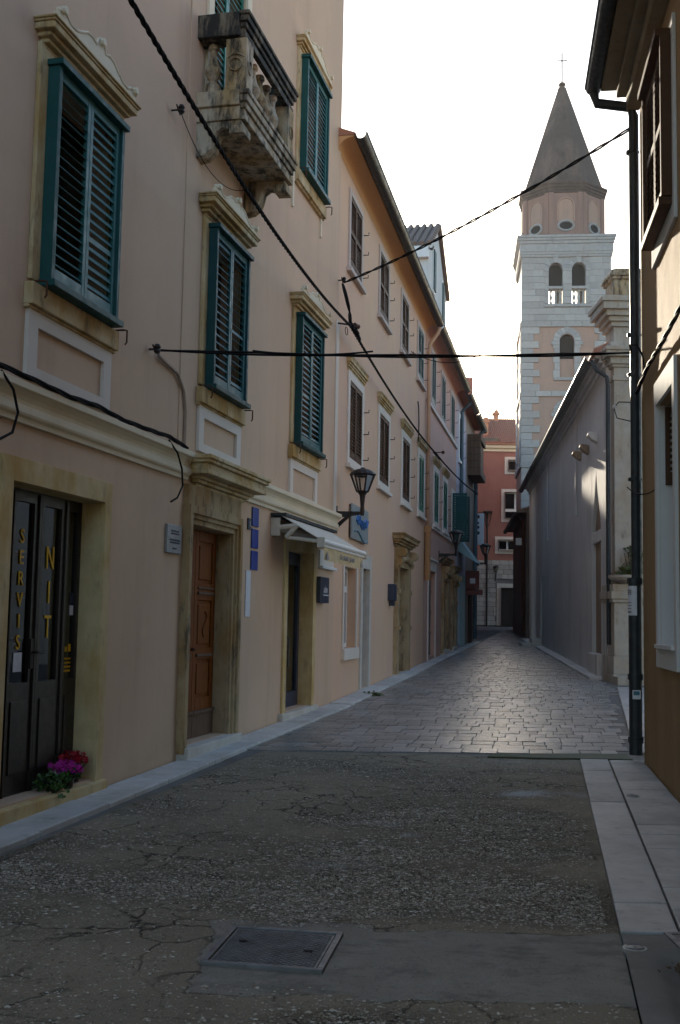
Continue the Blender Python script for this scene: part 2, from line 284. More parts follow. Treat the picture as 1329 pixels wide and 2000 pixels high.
# ------------------------------------------------------------------ geometry helpers
class Fr:
    """a vertical reference plane: s runs along it, d stands off it, z is height"""
    def __init__(s, x, y, az, sg):
        s.x, s.y, s.az, s.sg = x, y, R(az), sg
        s.t = Vector((math.sin(s.az), math.cos(s.az))); nn = Vector((-s.t.y, s.t.x)); s.n = nn*sg
    def w(s, a, d, z): return Vector((s.x+s.t.x*a+s.n.x*d, s.y+s.t.y*a+s.n.y*d, z))
    @property
    def rot(s): return math.pi/2-s.az
WF = Fr(0, 0, 90, 1)
INFO = {}
def tag(o, label=None, cat=None, group=None, kind=None):
    if label: o['label'] = label
    if cat: o['category'] = cat
    if group: o['group'] = group
    if kind: o['kind'] = kind
    return o
def thing(name, label, cat, fr=WF, at=(0, 0, 0), group=None):
    o = bpy.data.objects.new(name, None); COL.objects.link(o); o.empty_display_size = 0.2
    o.location = fr.w(*at); o.rotation_euler = (0, 0, fr.rot); INFO[o.name] = (fr, at)
    return tag(o, label, cat, group)
def lk(name, me, parent=None, kind=None, label=None):
    o = bpy.data.objects.new(name, me); COL.objects.link(o)
    if parent is not None: o.parent = parent
    return tag(o, label, kind=kind)
class MB:
    def __init__(s, th=None, fr=None, at=(0, 0, 0)):
        if th is not None:
            while th.parent: th = th.parent
            s.fr, s.at = INFO[th.name]
        else: s.fr, s.at = fr or WF, at
        s.v, s.f = [], []
    def p(s, a, d, z): return (a-s.at[0], s.fr.sg*(d-s.at[1]), z-s.at[2])
    def add(s, pts, faces):
        b = len(s.v); s.v += [s.p(*q) for q in pts]; s.f += [tuple(b+i for i in f) for f in faces]; return s
    def box(s, a0, a1, d0, d1, z0, z1, dz0=0, dz1=0):
        # dz0/dz1: extra height at the a1 end (sloping bottom / top)
        return s.add([(a0, d0, z0), (a1, d0, z0+dz0), (a1, d1, z0+dz0), (a0, d1, z0), (a0, d0, z1), (a1, d0, z1+dz1), (a1, d1, z1+dz1), (a0, d1, z1)],
                     [(0, 1, 2, 3), (4, 7, 6, 5), (0, 4, 5, 1), (1, 5, 6, 2), (2, 6, 7, 3), (3, 7, 4, 0)])
    def quad(s, *p): return s.add(p, [tuple(range(len(p)))])
    def prism(s, poly, ax, c0, c1):
        """poly of (u,v); ax 'd': u=a,v=z swept in d; ax 'a': u=d,v=z swept along a; ax 'z': u=a,v=d swept in z"""
        f = {'d': lambda u, v, c: (u, c, v), 'a': lambda u, v, c: (c, u, v), 'z': lambda u, v, c: (u, v, c)}[ax]
        n = len(poly); pts = [f(u, v, c0) for u, v in poly]+[f(u, v, c1) for u, v in poly]
        return s.add(pts, [tuple(range(n)), tuple(range(2*n-1, n-1, -1))]+[(i, (i+1) % n, n+(i+1) % n, n+i) for i in range(n)])
    def lathe(s, prof, a, d, z, n=12, sq=False):
        pts, fs = [], []
        for r, h in prof:
            for k in range(n):
                t = 2*math.pi*(k+(0.5 if sq else 0))/n; pts.append((a+r*math.cos(t), d+r*math.sin(t), z+h))
        m = len(prof)
        for i in range(m-1):
            for k in range(n): fs.append((i*n+k, i*n+(k+1) % n, (i+1)*n+(k+1) % n, (i+1)*n+k))
        fs += [tuple(range(n))[::-1], tuple(range((m-1)*n, m*n))]
        return s.add(pts, fs)
    def tube(s, pts, r, n=6, r1=None):
        P = [Vector(p) for p in pts]; m = len(P); vs, fs = [], []; prev = None
        for i, p in enumerate(P):
            t = (P[min(i+1, m-1)]-P[max(i-1, 0)]).normalized()
            if prev is None: prev = Vector((0, 0, 1)) if abs(t.z) < 0.9 else Vector((1, 0, 0))
            u = (prev-t*prev.dot(t))
            if u.length < 1e-4: u = t.orthogonal()
            u.normalize(); q = t.cross(u); prev = u
            rr = r if r1 is None else r+(r1-r)*i/(m-1)
            vs += [tuple(p+(u*math.cos(2*math.pi*k/n)+q*math.sin(2*math.pi*k/n))*rr) for k in range(n)]
        for i in range(m-1):
            for k in range(n): fs.append((i*n+k, i*n+(k+1) % n, (i+1)*n+(k+1) % n, (i+1)*n+k))
        fs += [tuple(range(n))[::-1], tuple(range((m-1)*n, m*n))]
        return s.add(vs, fs)
    def wall(s, a0, a1, z0, z1, holes, depth, d=0.0):
        A = sorted({a0, a1, *[h[0] for h in holes], *[h[1] for h in holes]}); Z = sorted({z0, z1, *[h[2] for h in holes], *[h[3] for h in holes]})
        # split long cells so texture relief and shading stay fine
        idx = {}; pts = []; fs = []
        def g(a, z):
            if (a, z) not in idx: idx[(a, z)] = len(pts); pts.append((a, d, z))
            return idx[(a, z)]
        for i in range(len(A)-1):
            for j in range(len(Z)-1):
                ca, cz = (A[i]+A[i+1])/2, (Z[j]+Z[j+1])/2
                if any(h[0] < ca < h[1] and h[2] < cz < h[3] for h in holes): continue
                fs.append((g(A[i], Z[j]), g(A[i+1], Z[j]), g(A[i+1], Z[j+1]), g(A[i], Z[j+1])))
        s.add(pts, fs)
        for a, b, c, e in holes:
            s.quad((a, d, c), (a, d, e), (a, d-depth, e), (a, d-depth, c)); s.quad((b, d, c), (b, d, e), (b, d-depth, e), (b, d-depth, c))
            s.quad((a, d, e), (b, d, e), (b, d-depth, e), (a, d-depth, e)); s.quad((a, d, c), (b, d, c), (b, d-depth, c), (a, d-depth, c))
        return s
    def layers(s, a0, a1, z0, z1, proj, prof, d=0.0, ends=True):
        """moulding: stepped courses, each standing further out, returned round both ends"""
        for (f0, f1, pr) in prof:
            e = proj*pr if ends else 0
            s.box(a0-e, a1+e, d, d+proj*pr, z0+(z1-z0)*f0, z0+(z1-z0)*f1)
        return s
    def mesh(s, name, mat, smooth=False, recalc=True):
        me = bpy.data.meshes.new(name); me.from_pydata(s.v, [], s.f)
        if recalc:
            bm = bmesh.new(); bm.from_mesh(me); bmesh.ops.recalc_face_normals(bm, faces=bm.faces); bm.to_mesh(me); bm.free()
        me.materials.append(M[mat] if isinstance(mat, str) else mat)
        if smooth: me.polygons.foreach_set('use_smooth', [True]*len(me.polygons))
        return me
    def build(s, name, mat, parent=None, bevel=0, smooth=False, kind=None, label=None, recalc=True):
        o = lk(name, s.mesh(name, mat, smooth, recalc), parent, kind, label)
        if parent is None: o.location = s.fr.w(*s.at); o.rotation_euler = (0, 0, s.fr.rot)
        if bevel:
            b = o.modifiers.new('edge', 'BEVEL'); b.width = bevel; b.segments = 2; b.limit_method = 'ANGLE'; b.angle_limit = R(40)
        return o
PROF = [(0, .16, .22), (.16, .34, .42), (.34, .52, .62), (.52, .80, .86), (.80, .90, .93), (.90, 1.0, 1.0)]
PROFB = [(0, .22, .55), (.22, .40, .38), (.40, .60, .60), (.60, .84, .84), (.84, 1.0, 1.0)]
def text(name, body, size, th, a, d, z, mat, parent, thick=0.003, align='CENTER', scale=(1, 1, 1), rotz=0.0):
    c = bpy.data.curves.new(name, 'FONT'); c.body = body; c.size = size; c.extrude = thick; c.align_x = align; c.align_y = 'CENTER'; c.resolution_u = 3
    t = bpy.data.objects.new('tmp', c); COL.objects.link(t); bpy.context.view_layer.update()
    me = bpy.data.meshes.new_from_object(t.evaluated_get(bpy.context.evaluated_depsgraph_get()))
    bpy.data.objects.remove(t); me.name = name; me.materials.clear(); me.materials.append(M[mat])
    o = lk(name, me, parent)
    mb = MB(th); o.location = mb.p(a, d, z); o.rotation_euler = (R(90), 0, rotz if mb.fr.sg < 0 else math.pi+rotz); o.scale = scale
    return o
UNIT = {}
def unit_block(mat, key='cube', bev=0.04):
    k = (mat, key, bev)
    if k not in UNIT:
        bm = bmesh.new(); bmesh.ops.create_cube(bm, size=1.0)
        if bev: bmesh.ops.bevel(bm, geom=list(bm.edges), offset=bev, segments=1, affect='EDGES')
        me = bpy.data.meshes.new(key); bm.to_mesh(me); bm.free(); me.materials.append(M[mat]); UNIT[k] = me
    return UNIT[k]
def block(name, th, parent, a0, a1, d0, d1, z0, z1, mat, bev=0.04, rot=None):
    o = lk(name, unit_block(mat, name, bev), parent); mb = MB(th)
    o.location = mb.p((a0+a1)/2, (d0+d1)/2, (z0+z1)/2); o.scale = (a1-a0, d1-d0, z1-z0)
    if rot: o.rotation_euler = rot
    return o
def gz(y): return SL*y
# ================================================================== SETTING: ground, street
def street_z(x, y): return SL*y
o = MB().quad((-150, -50, -1.2), (150, -50, -1.2), (150, 260, 5.0), (-150, 260, 5.0)).build('ground', 'ground', recalc=False); tag(o, kind='structure')
sk = MB().quad((-8, 11.2, .224-.010), (12, 11.2, .224-.010), (18, 78, 1.56-.010), (-8, 78, 1.56-.010)).build('joint_bed', 'dirt', recalc=False); tag(sk, kind='structure')

def Lx(y): return -0.77+(y-11.79)*0.261          # kerb edge of the street concrete
def Rx(y): return 2.47+(y-11.58)*0.181           # pavement edge
# --- worn concrete of the near street, relief in the mesh
def relief(x, y):
    m = noise.noise(Vector((x*.55, y*.8, 3.1)))*.6+noise.noise(Vector((x*1.4, y*2.1, 7.7)))*.4
    ss = lambda a, b, t: max(0.0, min(1.0, (t-a)/(b-a)))
    band = ss(5.55, 5.9, y)*(1-ss(7.4, 8.3, y))*.62*(.55+.45*ss(-1.6, -.2, x))+(1-ss(4.45, 4.75, y))*.62*(.4+.6*ss(-.9, -.1, x))+max(0, 1-abs(y-10.7)/.7)*.30*ss(-.2, .8, x)+max(0, 1-abs(y-8.7)/.5)*.2
    e = max(0.0, min(1.0, .28+m*1.1+band-.25))
    if -.60 < x < 1.45 and 4.65 < y < 5.62: e *= .12
    return e
def near_z(x, y):
    e = relief(x, y)
    return SL*y+.004-.026*e+.016*noise.noise(Vector((x*6, y*6, 1)))*e+.006*noise.noise(Vector((x*15, y*15, 4)))*(e+.3)+.006*noise.noise(Vector((x*.8, y*.8, 9)))
NU, ys = 170, [-9, -6, -3, 0, 1.5, 2.2]+[2.6+i*.024 for i in range(int((11.78-2.6)/.024)+1)]+[11.82]
V, F = [], []
for y in ys:
    for i in range(NU+1):
        x = Lx(y)+(Rx(y)-Lx(y))*i/NU; V.append((x, y, near_z(x, y) if 0 < i < NU else SL*y-.002))
for j in range(len(ys)-1):
    for i in range(NU): a = j*(NU+1)+i; F.append((a, a+1, a+NU+2, a+NU+1))
me = bpy.data.meshes.new('street'); me.from_pydata(V, [], F); me.materials.append(M['aggregate']); me.polygons.foreach_set('use_smooth', [True]*len(F))
ea = me.attributes.new('erosion', 'FLOAT', 'POINT'); ea.data.foreach_set('value', [relief(v[0], v[1]) for v in V])
street = lk('street', me, kind='structure')
kb = MB().quad((Lx(0)-.5, 0, -.013), (Lx(0)+.03, 0, -.013), (Lx(12)+.03, 12, .227), (Lx(12)-.5, 12, .227)).build('kerb_bed', 'dirt', recalc=False); tag(kb, kind='structure')
# --- exposed pebbles (uncountable)
bm = bmesh.new(); bmesh.ops.create_icosphere(bm, subdivisions=1, radius=1); ICO = ([tuple(v.co) for v in bm.verts], [tuple(v.index for v in f.verts) for f in bm.faces]); bm.free()
OCT = ([(1, 0, 0), (-1, 0, 0), (0, 1, 0), (0, -1, 0), (0, 0, 1), (.7, .7, .3), (-.7, .6, .4), (.6, -.7, .4), (-.6, -.7, .3)],
       [(4, 0, 5), (4, 5, 2), (4, 2, 6), (4, 6, 1), (4, 1, 8), (4, 8, 3), (4, 3, 7), (4, 7, 0)])
V, F = [], []; cnt = 0
rp = random.Random(5)
while cnt < 105000:
    y = 3.4+(11.5-3.4)*rp.random()**1.5; x = Lx(y)+.06+(Rx(y)-Lx(y)-.12)*rp.random()
    if -.70 < x < .12 and 4.8 < y < 5.65: continue
    if 0 < x < 1.45 and 4.66 < y < 5.58: continue
    e = relief(x, y)
    if rp.random() > .07+(e*1.2)**2.4: continue
    r = rp.uniform(.003, .0085)*(1.5 if rp.random() < .12 else 1); z = near_z(x, y)+r*rp.uniform(-.15, .25)
    c, s_ = math.cos(rp.random()*6.28), math.sin(rp.random()*6.28); b = len(V); k = rp.uniform(.6, 1.3)
    for vx, vy, vz in OCT[0]: V.append((x+(vx*c-vy*s_)*r*k, y+(vx*s_+vy*c)*r, z+vz*r*.62))
    F += [tuple(b+i for i in f) for f in OCT[1]]; cnt += 1
me = bpy.data.meshes.new('pebbles'); me.from_pydata(V, [], F); me.materials.append(M['pebble'])
lk('pebbles', me, kind='stuff')
# --- smooth concrete patch beside the manhole (irregular outline), pale splashes
def sheet(name, poly, lift, mat, cuts=None, kind='structure'):
    th = .02; n = len(poly)
    v = [(x, y, SL*y+lift) for x, y in poly]+[(x, y, SL*y+lift-th) for x, y in poly]
    f = [tuple(range(n))]+[(i, n+i, n+(i+1) % n, (i+1) % n) for i in range(n)]
    me = bpy.data.meshes.new(name); me.from_pydata(v, [], f); bm = bmesh.new(); bm.from_mesh(me); bmesh.ops.recalc_face_normals(bm, faces=bm.faces); bm.to_mesh(me); bm.free()
    me.materials.append(M[mat]); return lk(name, me, kind=kind)
rq = random.Random(8)
def rag(pts, n=11, amp=.022):
    out = []
    for i, (x, y) in enumerate(pts):
        x2, y2 = pts[(i+1) % len(pts)]; L = math.hypot(x2-x, y2-y); k = max(1, int(L*n))
        for j in range(k): t = j/k; out.append((x+(x2-x)*t+rq.uniform(-amp, amp), y+(y2-y)*t+rq.uniform(-amp, amp)))
    return out
sheet('threshold_strip', rag([(1.55, 11.62), (3.02, 11.60), (3.06, 12.02), (1.62, 11.86)], 5, .012), .016, 'moss')

# --- polished setts: rows across the street
def stone_mesh(wd, dp, seed):
    q = random.Random(seed); h = .05; b = .005
    def ring(ins, z, jit): return [(sx*(wd/2-ins)+sy*(dp/2-ins)*.2+q.uniform(-jit, jit), sy*(dp/2-ins)+q.uniform(-jit, jit), z) for sx, sy in ((-1, -1), (0, -1), (1, -1), (1, 0), (1, 1), (0, 1), (-1, 1), (-1, 0))]
    v = ring(.003, -h, .004)+ring(.001, -.006, .003)+ring(b, 0.0005, .004)+[(q.uniform(-.03, .03), q.uniform(-.03, .03), .0025)]
    f = [(i, (i+1) % 8, 8+(i+1) % 8, 8+i) for i in range(8)]+[(8+i, 8+(i+1) % 8, 16+(i+1) % 8, 16+i) for i in range(8)]+[(16+i, 16+(i+1) % 8, 24) for i in range(8)]
    me = bpy.data.meshes.new('paving_stone'); me.from_pydata(v, [], f); me.materials.append(M['sett']); return me
paving = thing('stone_paving', None, None); tag(paving, kind='structure')
WID = [.16, .19, .22, .25, .29, .34]; DEP = [.33, .38]
LIB = {(wi, di): [stone_mesh(WID[wi]-.003, DEP[di]-.006, wi*10+di*100+k) for k in range(3)] for wi in range(6) for di in range(2)}
def left_edge(y):
    a = -.129+(y-16.89)*math.tan(R(11.4)) if y > 16.89 else -.129+(y-16.89)*math.tan(R(13.2))
    return a+.36
def right_edge(y):
    if y < 22.3: return 3.16+(y-12.2)*.226
    if y < 23.1: return 5.4
    return 5.62-.30+(y-23.15)*.0985
rs = random.Random(21); nobj = 0; SV, SF = [], []; y0 = 11.98; row = 0
while y0 < 71.5:
    di = rs.choice((0, 0, 1)); dp = DEP[di]; yc = y0+dp/2; x = left_edge(yc)-rs.uniform(0, .16); xr = right_edge(yc) if yc < 62 else 14
    while x < xr:
        wi = rs.choice((0, 1, 1, 2, 2, 3, 3, 4, 5)) if yc < 40 else 4; wd = WID[wi]
        if x+wd > xr+.10: break
        cx = x+wd/2; cy = yc+(cx-1.0)*.03+rs.uniform(-.012, .012); z = SL*cy+rs.uniform(-.003, .004); ax, ay = rs.uniform(-.012, .012), rs.uniform(-.009, .009)
        if nobj < 300:
            o = lk('paving_stone', rs.choice(LIB[wi, di]), paving); o.location = (cx, cy, z); o.rotation_euler = (SL+ax, ay, .03+rs.uniform(-.03, .03)); nobj += 1
        else:
            b = len(SV); hw, hd = wd/2-.004, dp/2-.006
            for sx, sy, dz in ((-1, -1, -.05), (1, -1, -.05), (1, 1, -.05), (-1, 1, -.05)): SV.append((cx+sx*hw+sy*hd*.2, cy+sy*hd+sx*hw*.03, z+dz))
            for sx, sy in ((-1, -1), (1, -1), (1, 1), (-1, 1)): SV.append((cx+sx*(hw-.004)+sy*hd*.2, cy+sy*(hd-.012)+sx*hw*.03, z+sx*hw*-ay+sy*hd*(SL+ax)))
            SF += [(b+i, b+(i+1) % 4, b+4+(i+1) % 4, b+4+i) for i in range(4)]+[(b+4, b+5, b+6, b+7)]
        x += wd
    y0 += dp; row += 1
me = bpy.data.meshes.new('far_paving'); me.from_pydata(SV, [], SF); me.materials.append(M['sett']); lk('far_paving', me, paving, kind='stuff')

# ================================================================== LEFT HOUSE (F1)
F1 = Fr(-1.91, 9.3, 13.2, -1); F2 = Fr(-.129, 16.89, 11.4, -1); F3 = Fr(3.105, 11.5, 8.2, 1); F4 = Fr(5.49, 23.15, 5.8, 1)
SLATM = {}
def slat_mesh(mat):
    if mat not in SLATM:
        v = [(-.5, -.024, -.003), (.5, -.024, -.003), (.5, .024, -.003), (-.5, .024, -.003), (-.5, -.024, .003), (.5, -.024, .003), (.5, .024, .003), (-.5, .024, .003)]
        me = bpy.data.meshes.new('slat'); me.from_pydata(v, [], [(0, 3, 2, 1), (4, 5, 6, 7), (0, 1, 5, 4), (1, 2, 6, 5), (2, 3, 7, 6), (3, 0, 4, 7)]); me.materials.append(M[mat]); SLATM[mat] = me
    return SLATM[mat]
rt_ = random.Random(33)
def leaf(H, a0, a1, z0, z1, d, mat, n, tilt, fine=True, mid=None, odd=0.0, label=None):
    """one louvred shutter leaf: stiles and rails, and its slats"""
    st, tr, br = .048, .07, .11; m = MB(H)
    m.box(a0, a0+st, d-.035, d, z0, z1); m.box(a1-st, a1, d-.035, d, z0, z1)
    m.box(a0+st, a1-st, d-.033, d-.002, z1-tr, z1); m.box(a0+st, a1-st, d-.033, d-.002, z0, z0+br)
    if mid: m.box(a0+st, a1-st, d-.033, d-.002, mid-.035, mid+.035)
    S = m.build('shutter', mat, H, bevel=.004, label=label)
    lo, hi = z0+br, z1-tr; fm = MB(H)
    for i in range(n):
        z = lo+(i+.5)*(hi-lo)/n
        if mid and abs(z-mid) < .05: continue
        t = tilt+rt_.uniform(-.06, .06)
        if odd and rt_.random() < odd: t = tilt+rt_.choice((.45, .35, -.2))
        if fine:
            q = lk('slat', slat_mesh(mat), S); q.location = fm.p((a0+a1)/2, d-.018, z); q.scale = (a1-a0-2*st+.004, 1, 1); q.rotation_euler = (-fm.fr.sg*t, 0, 0)
        else:
            c, s_ = math.cos(t)*.022, math.sin(t)*.022
            fm.add([(a0+st, d-.018-c, z+s_), (a1-st, d-.018-c, z+s_), (a1-st, d-.018+c, z-s_), (a0+st, d-.018+c, z-s_), (a0+st, d-.018-c, z+s_+.006), (a1-st, d-.018-c, z+s_+.006), (a1-st, d-.018+c, z-s_+.006), (a0+st, d-.018+c, z-s_+.006)],
                   [(0, 3, 2, 1), (4, 5, 6, 7), (0, 1, 5, 4), (2, 3, 7, 6)])
    if not fine: fm.build('slats', mat, S, kind='stuff')
    return S
def pediment(m, a0, a1, z, d, h):
    W = a1-a0; half = [(0, 0), (0, .30), (.035, .46), (.085, .40), (.13, .26), (.20, .28), (.27, .46), (.33, .66), (.39, .70), (.44, .60), (.46, .86), (.5, 1.0)]
    pr = half+[(1-u, v) for u, v in half[-2::-1]]
    m.prism([(a0+u*W, z+v*h) for u, v in pr], 'd', d, d+.05)
    m.tube([(a0+u*W, d+.048, z+v*h) for u, v in pr[1:-1]], .014, 5)
    for c in (.035, .965, .5): m.tube([(a0+c*W, d+.01, z+(.42 if c != .5 else .86)*h), (a0+c*W, d+.085, z+(.42 if c != .5 else .86)*h)], .032, 8)
def grand(H, a0, a1, z0, z1, c0, c1, cz0, cz1, proj, panel, mat, tilt, fine=True, nsl=19, odd=0.1, sill=True, ped=.21):
    m = MB(H); j = .16
    m.box(a0-j, a0, 0, .035, z0-.02, z1+.17); m.box(a1, a1+j, 0, .035, z0-.02, z1+.17); m.box(a0, a1, 0, .035, z1, z1+.17)
    m.box(a0-j+.01, a1+j-.01, 0, .02, z1+.17, cz0+.01)
    W_ = m.build('window', 'ochrestone', H, bevel=.006)
    MB(H).layers(c0+proj, c1-proj, cz0, cz1, proj, PROF).build('cornice', 'ochrestone', W_, bevel=.008)
    m = MB(H); pediment(m, c0+.08, c1-.08, cz1-.002, proj*.62, ped); m.build('pediment', 'cream', W_, bevel=.004)
    m = MB(H); m.box(a0-.05, a0+.0, .036, .13, z0, z1+.03); m.box(a1, a1+.05, .036, .13, z0, z1+.03); m.box(a0-.07, a1+.07, .036, .165, z1+.03, z1+.075); m.box(a0-.07, a1+.07, .036, .17, z0-.05, z0)
    m.build('shutter_frame', mat, W_, bevel=.004)
    MB(H).quad((a0, -.2, z0), (a1, -.2, z0), (a1, -.2, z1), (a0, -.2, z1)).build('pane', 'darkglass', W_, recalc=False)
    if sill:
        MB(H).layers(a0-.20, a1+.20, z0-.235, z0-.05, .075, [(0, .12, .6), (.12, 1, 1.0)], ends=False).build('sill', 'ochrestone', W_, bevel=.008)
        for a in (a0-.16, a1+.16):
            MB(H).tube([(a, .05, z0-.045), (a, .13, z0-.045), (a, .16, z0-.05), (a, .16, z0-.15), (a, .145, z0-.17)], .008, 6).build('hook', 'rust', W_)
    if panel:
        p0, p1 = panel; m = MB(H); b = .14
        m.wall(a0-j, a1+j, p0, p1, [(a0-j+b, a1+j-b, p0+.09, p1-.11)], .03, .032)
        m.quad((a0-j, 0, p0), (a0-j, 0, p1), (a0-j, .032, p1), (a0-j, .032, p0)); m.quad((a1+j, 0, p0), (a1+j, 0, p1), (a1+j, .032, p1), (a1+j, .032, p0))
        m.build('panel_frame', 'panelcream', W_)
    mid = (a0+a1)/2
    lm = {'green': 'leaf_skylit', 'darkgreen': 'leafdark_skylit'}[mat]
    leaf(H, a0+.003, mid-.002, z0+.004, z1+.028, .105, lm, nsl, tilt[0], fine, odd=odd); leaf(H, mid+.002, a1-.003, z0+.004, z1+.028, .105, lm, nsl, tilt[1], fine, odd=odd)
    return W_

LH = thing('town_house', 'nearest house on the left, mauve pink plaster with green shutters and a stone balcony', 'house', F1, (0, 0, .15))
WIN1 = [(-1.36, -.30, 4.0, 5.58), (2.12, 3.14, 3.97, 5.58), (5.53, 6.64, 3.92, 5.58), (5.52, 6.66, 7.63, 9.15)]
DOOR1, DOOR2, SHOP = (-1.62, -.14, .30, 2.52), (1.84, 3.13, .36, 2.52), (5.38, 6.70, .42, 2.52)
BALD = (2.05, 3.15, 7.0, 9.0)
m = MB(LH); m.wall(-11, 8.0, -.2, 13, [DOOR1, DOOR2, SHOP, BALD]+WIN1, .35); m.build('wall', 'pink', LH)
m = MB(LH); m.box(-11, 8.0, -8, -1.6, -.2, 13); m.box(-11, -10.8, -1.6, -.012, -.2, 13); m.box(7.8, 7.995, -1.6, -.012, -.2, 13); m.box(-11, 8.0, -1.6, -.012, 12.8, 13); m.box(-11, 8, -1.6, -.36, 3.2, 3.35); m.build('rear_wall', 'dark', LH)
m = MB(LH); m.layers(-11, 8.15, 12.8, 13.2, .35, PROF); m.prism([(.5, 13.2), (-4, 15), (-8.3, 13.2)], 'a', -11, 8.15); m.build('roof', 'tile', LH)
m = MB(LH)
for a, b in ((-11, 1.70), (3.40, 8.03)): m.prism([(0, 2.935), (.03, 2.935), (.034, 2.97), (.055, 2.985), (.062, 3.0), (.062, 3.045), (.045, 3.055), (.048, 3.085), (.062, 3.115), (.088, 3.14), (.108, 3.15), (.112, 3.155), (.112, 3.20), (0, 3.205)], 'a', a, b)
m.build('string_course', 'cream', LH)
m = MB(LH); m.box(1.46, 1.80, 0, .012, 3.2, 12.8); m.build('pilaster_strip', 'pink', LH, bevel=.003)
MB(LH).box(7.86, 8.03, 0, .02, 3.2, 6.2).build('corner_strip', 'panelcream', LH, bevel=.003)
# windows
grand(LH, *WIN1[0], -1.60, -.06, 5.72, 5.90, .185, (3.27, 3.765), 'green', (.74, 1.08), True, 19, .12)
grand(LH, *WIN1[1], 1.79, 3.30, 5.70, 5.89, .21, (3.27, 3.735), 'darkgreen', (.90, .72), True, 18, .16)
grand(LH, *WIN1[2], 5.24, 6.86, 5.68, 5.87, .20, (3.16, 3.685), 'darkgreen', (1.05, 1.05), True, 20, .08)
grand(LH, *WIN1[3], 5.28, 6.86, 9.25, 9.42, .13, None, 'green', (1.22, 1.22), True, 20, .0, ped=.21)
m = MB(LH); m.box(5.2, 6.85, 0, .02, 7.40, 7.63); m.box(5.22, 5.28, 0, .025, 7.02, 7.40); m.box(6.74, 6.80, 0, .025, 7.12, 7.40); m.build('sill_apron', 'cream', LH)
# balcony door behind the balustrade
m = MB(LH); m.box(1.90, 2.05, 0, .03, 7.0, 9.1); m.box(3.15, 3.30, 0, .03, 7.0, 9.1); m.box(2.05, 3.15, 0, .03, 9.0, 9.1); BD = m.build('balcony_door', 'cream', LH)
for k in range(2):
    x0 = 2.06+k*.545; leaf(LH, x0, x0+.54, 7.0, 8.98, -.02, 'vgreen', 24, 1.2, True, mid=7.95)
# balcony
s0, s1, dd = 1.63, 3.50, .57
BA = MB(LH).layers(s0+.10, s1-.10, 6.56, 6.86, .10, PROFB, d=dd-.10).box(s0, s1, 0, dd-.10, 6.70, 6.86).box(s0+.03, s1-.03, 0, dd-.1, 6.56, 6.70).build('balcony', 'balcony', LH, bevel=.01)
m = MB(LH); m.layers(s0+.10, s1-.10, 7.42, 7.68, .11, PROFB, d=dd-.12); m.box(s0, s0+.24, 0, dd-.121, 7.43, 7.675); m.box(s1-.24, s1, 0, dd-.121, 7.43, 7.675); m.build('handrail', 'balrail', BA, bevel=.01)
for a in (s0+.05, s1-.27):
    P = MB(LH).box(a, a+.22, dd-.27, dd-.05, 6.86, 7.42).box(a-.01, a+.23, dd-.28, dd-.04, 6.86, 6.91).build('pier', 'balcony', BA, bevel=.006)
bprof = [(.075, 0), (.075, .13), (.04, .135), (.05, .155), (.035, .17), (.055, .20), (.085, .26), (.085, .29), (.05, .36), (.032, .44), (.036, .49), (.055, .51), (.055, .53), (.045, .56)]
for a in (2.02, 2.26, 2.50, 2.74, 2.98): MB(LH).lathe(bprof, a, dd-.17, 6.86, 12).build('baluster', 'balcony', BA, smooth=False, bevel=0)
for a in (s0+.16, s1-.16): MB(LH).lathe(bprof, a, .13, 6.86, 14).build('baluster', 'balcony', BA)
zc, r_ = 7.14, .066
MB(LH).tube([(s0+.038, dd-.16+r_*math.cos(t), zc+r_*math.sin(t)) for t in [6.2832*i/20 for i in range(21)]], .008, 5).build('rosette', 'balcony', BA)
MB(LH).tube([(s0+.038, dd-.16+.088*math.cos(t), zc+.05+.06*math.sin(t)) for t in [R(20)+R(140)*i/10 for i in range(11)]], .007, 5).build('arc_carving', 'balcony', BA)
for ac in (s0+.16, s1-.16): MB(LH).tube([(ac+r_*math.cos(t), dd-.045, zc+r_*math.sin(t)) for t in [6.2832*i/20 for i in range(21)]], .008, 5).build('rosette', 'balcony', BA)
bk = [(0, 6.56), (.48, 6.56), (.50, 6.50), (.46, 6.44), (.40, 6.43), (.36, 6.47), (.28, 6.49), (.22, 6.45), (.20, 6.36), (.17, 6.28), (.10, 6.22), (0, 6.20)]
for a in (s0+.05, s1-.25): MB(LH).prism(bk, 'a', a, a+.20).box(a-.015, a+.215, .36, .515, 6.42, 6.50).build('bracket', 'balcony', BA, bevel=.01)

# door 1 : glazed shop door SERVIS NIT
a0, a1, z0, z1 = DOOR1; D = -.175
m = MB(LH); m.box(-1.77, a0, 0, .03, .19, 2.69); m.box(a1, -.02, 0, .03, .19, 2.69); m.box(a0, a1, 0, .03, z1, 2.69); m.box(a0, a0+.004, -.34, -.001, .30, z1); m.box(a1-.004, a1, -.34, -.001, .30, z1); m.box(a0+.004, a1-.004, -.34, -.001, z1-.004, z1)
DF = m.build('door_frame', 'shopstone', LH, bevel=.008)
MB(LH).box(-1.80, .03, -.36, .06, .08, .285).build('step', 'shopstone', LH, bevel=.012)
m = MB(LH); gl = [(-1.52, -1.24), (-1.10+.05, -.86+.02)]
xs = [a0+.004, -1.26, -.88, -.83, -.41, a1-.004]
m = MB(LH)
panes = [(-1.20, -.93), (-.77, -.49), (-.36, -.19)]
m.wall(a0+.004, a1-.004, .29, z1-.004, [(-1.56, -1.30, 1.1, 2.43)]+[(p, q, 1.1, 2.43) for p, q in panes], .05, D)
DO = m.build('shop_door', 'doorbrown', LH)
m = MB(LH)
for a in (-1.25, -.865, -.835, -.425): m.box(a-.014, a+.014, D-.001, D+.018, .30, 2.50)
for p, q in [(-1.56, -1.30)]+panes: m.box(p+.02, q-.02, D, D+.012, .45, .97)
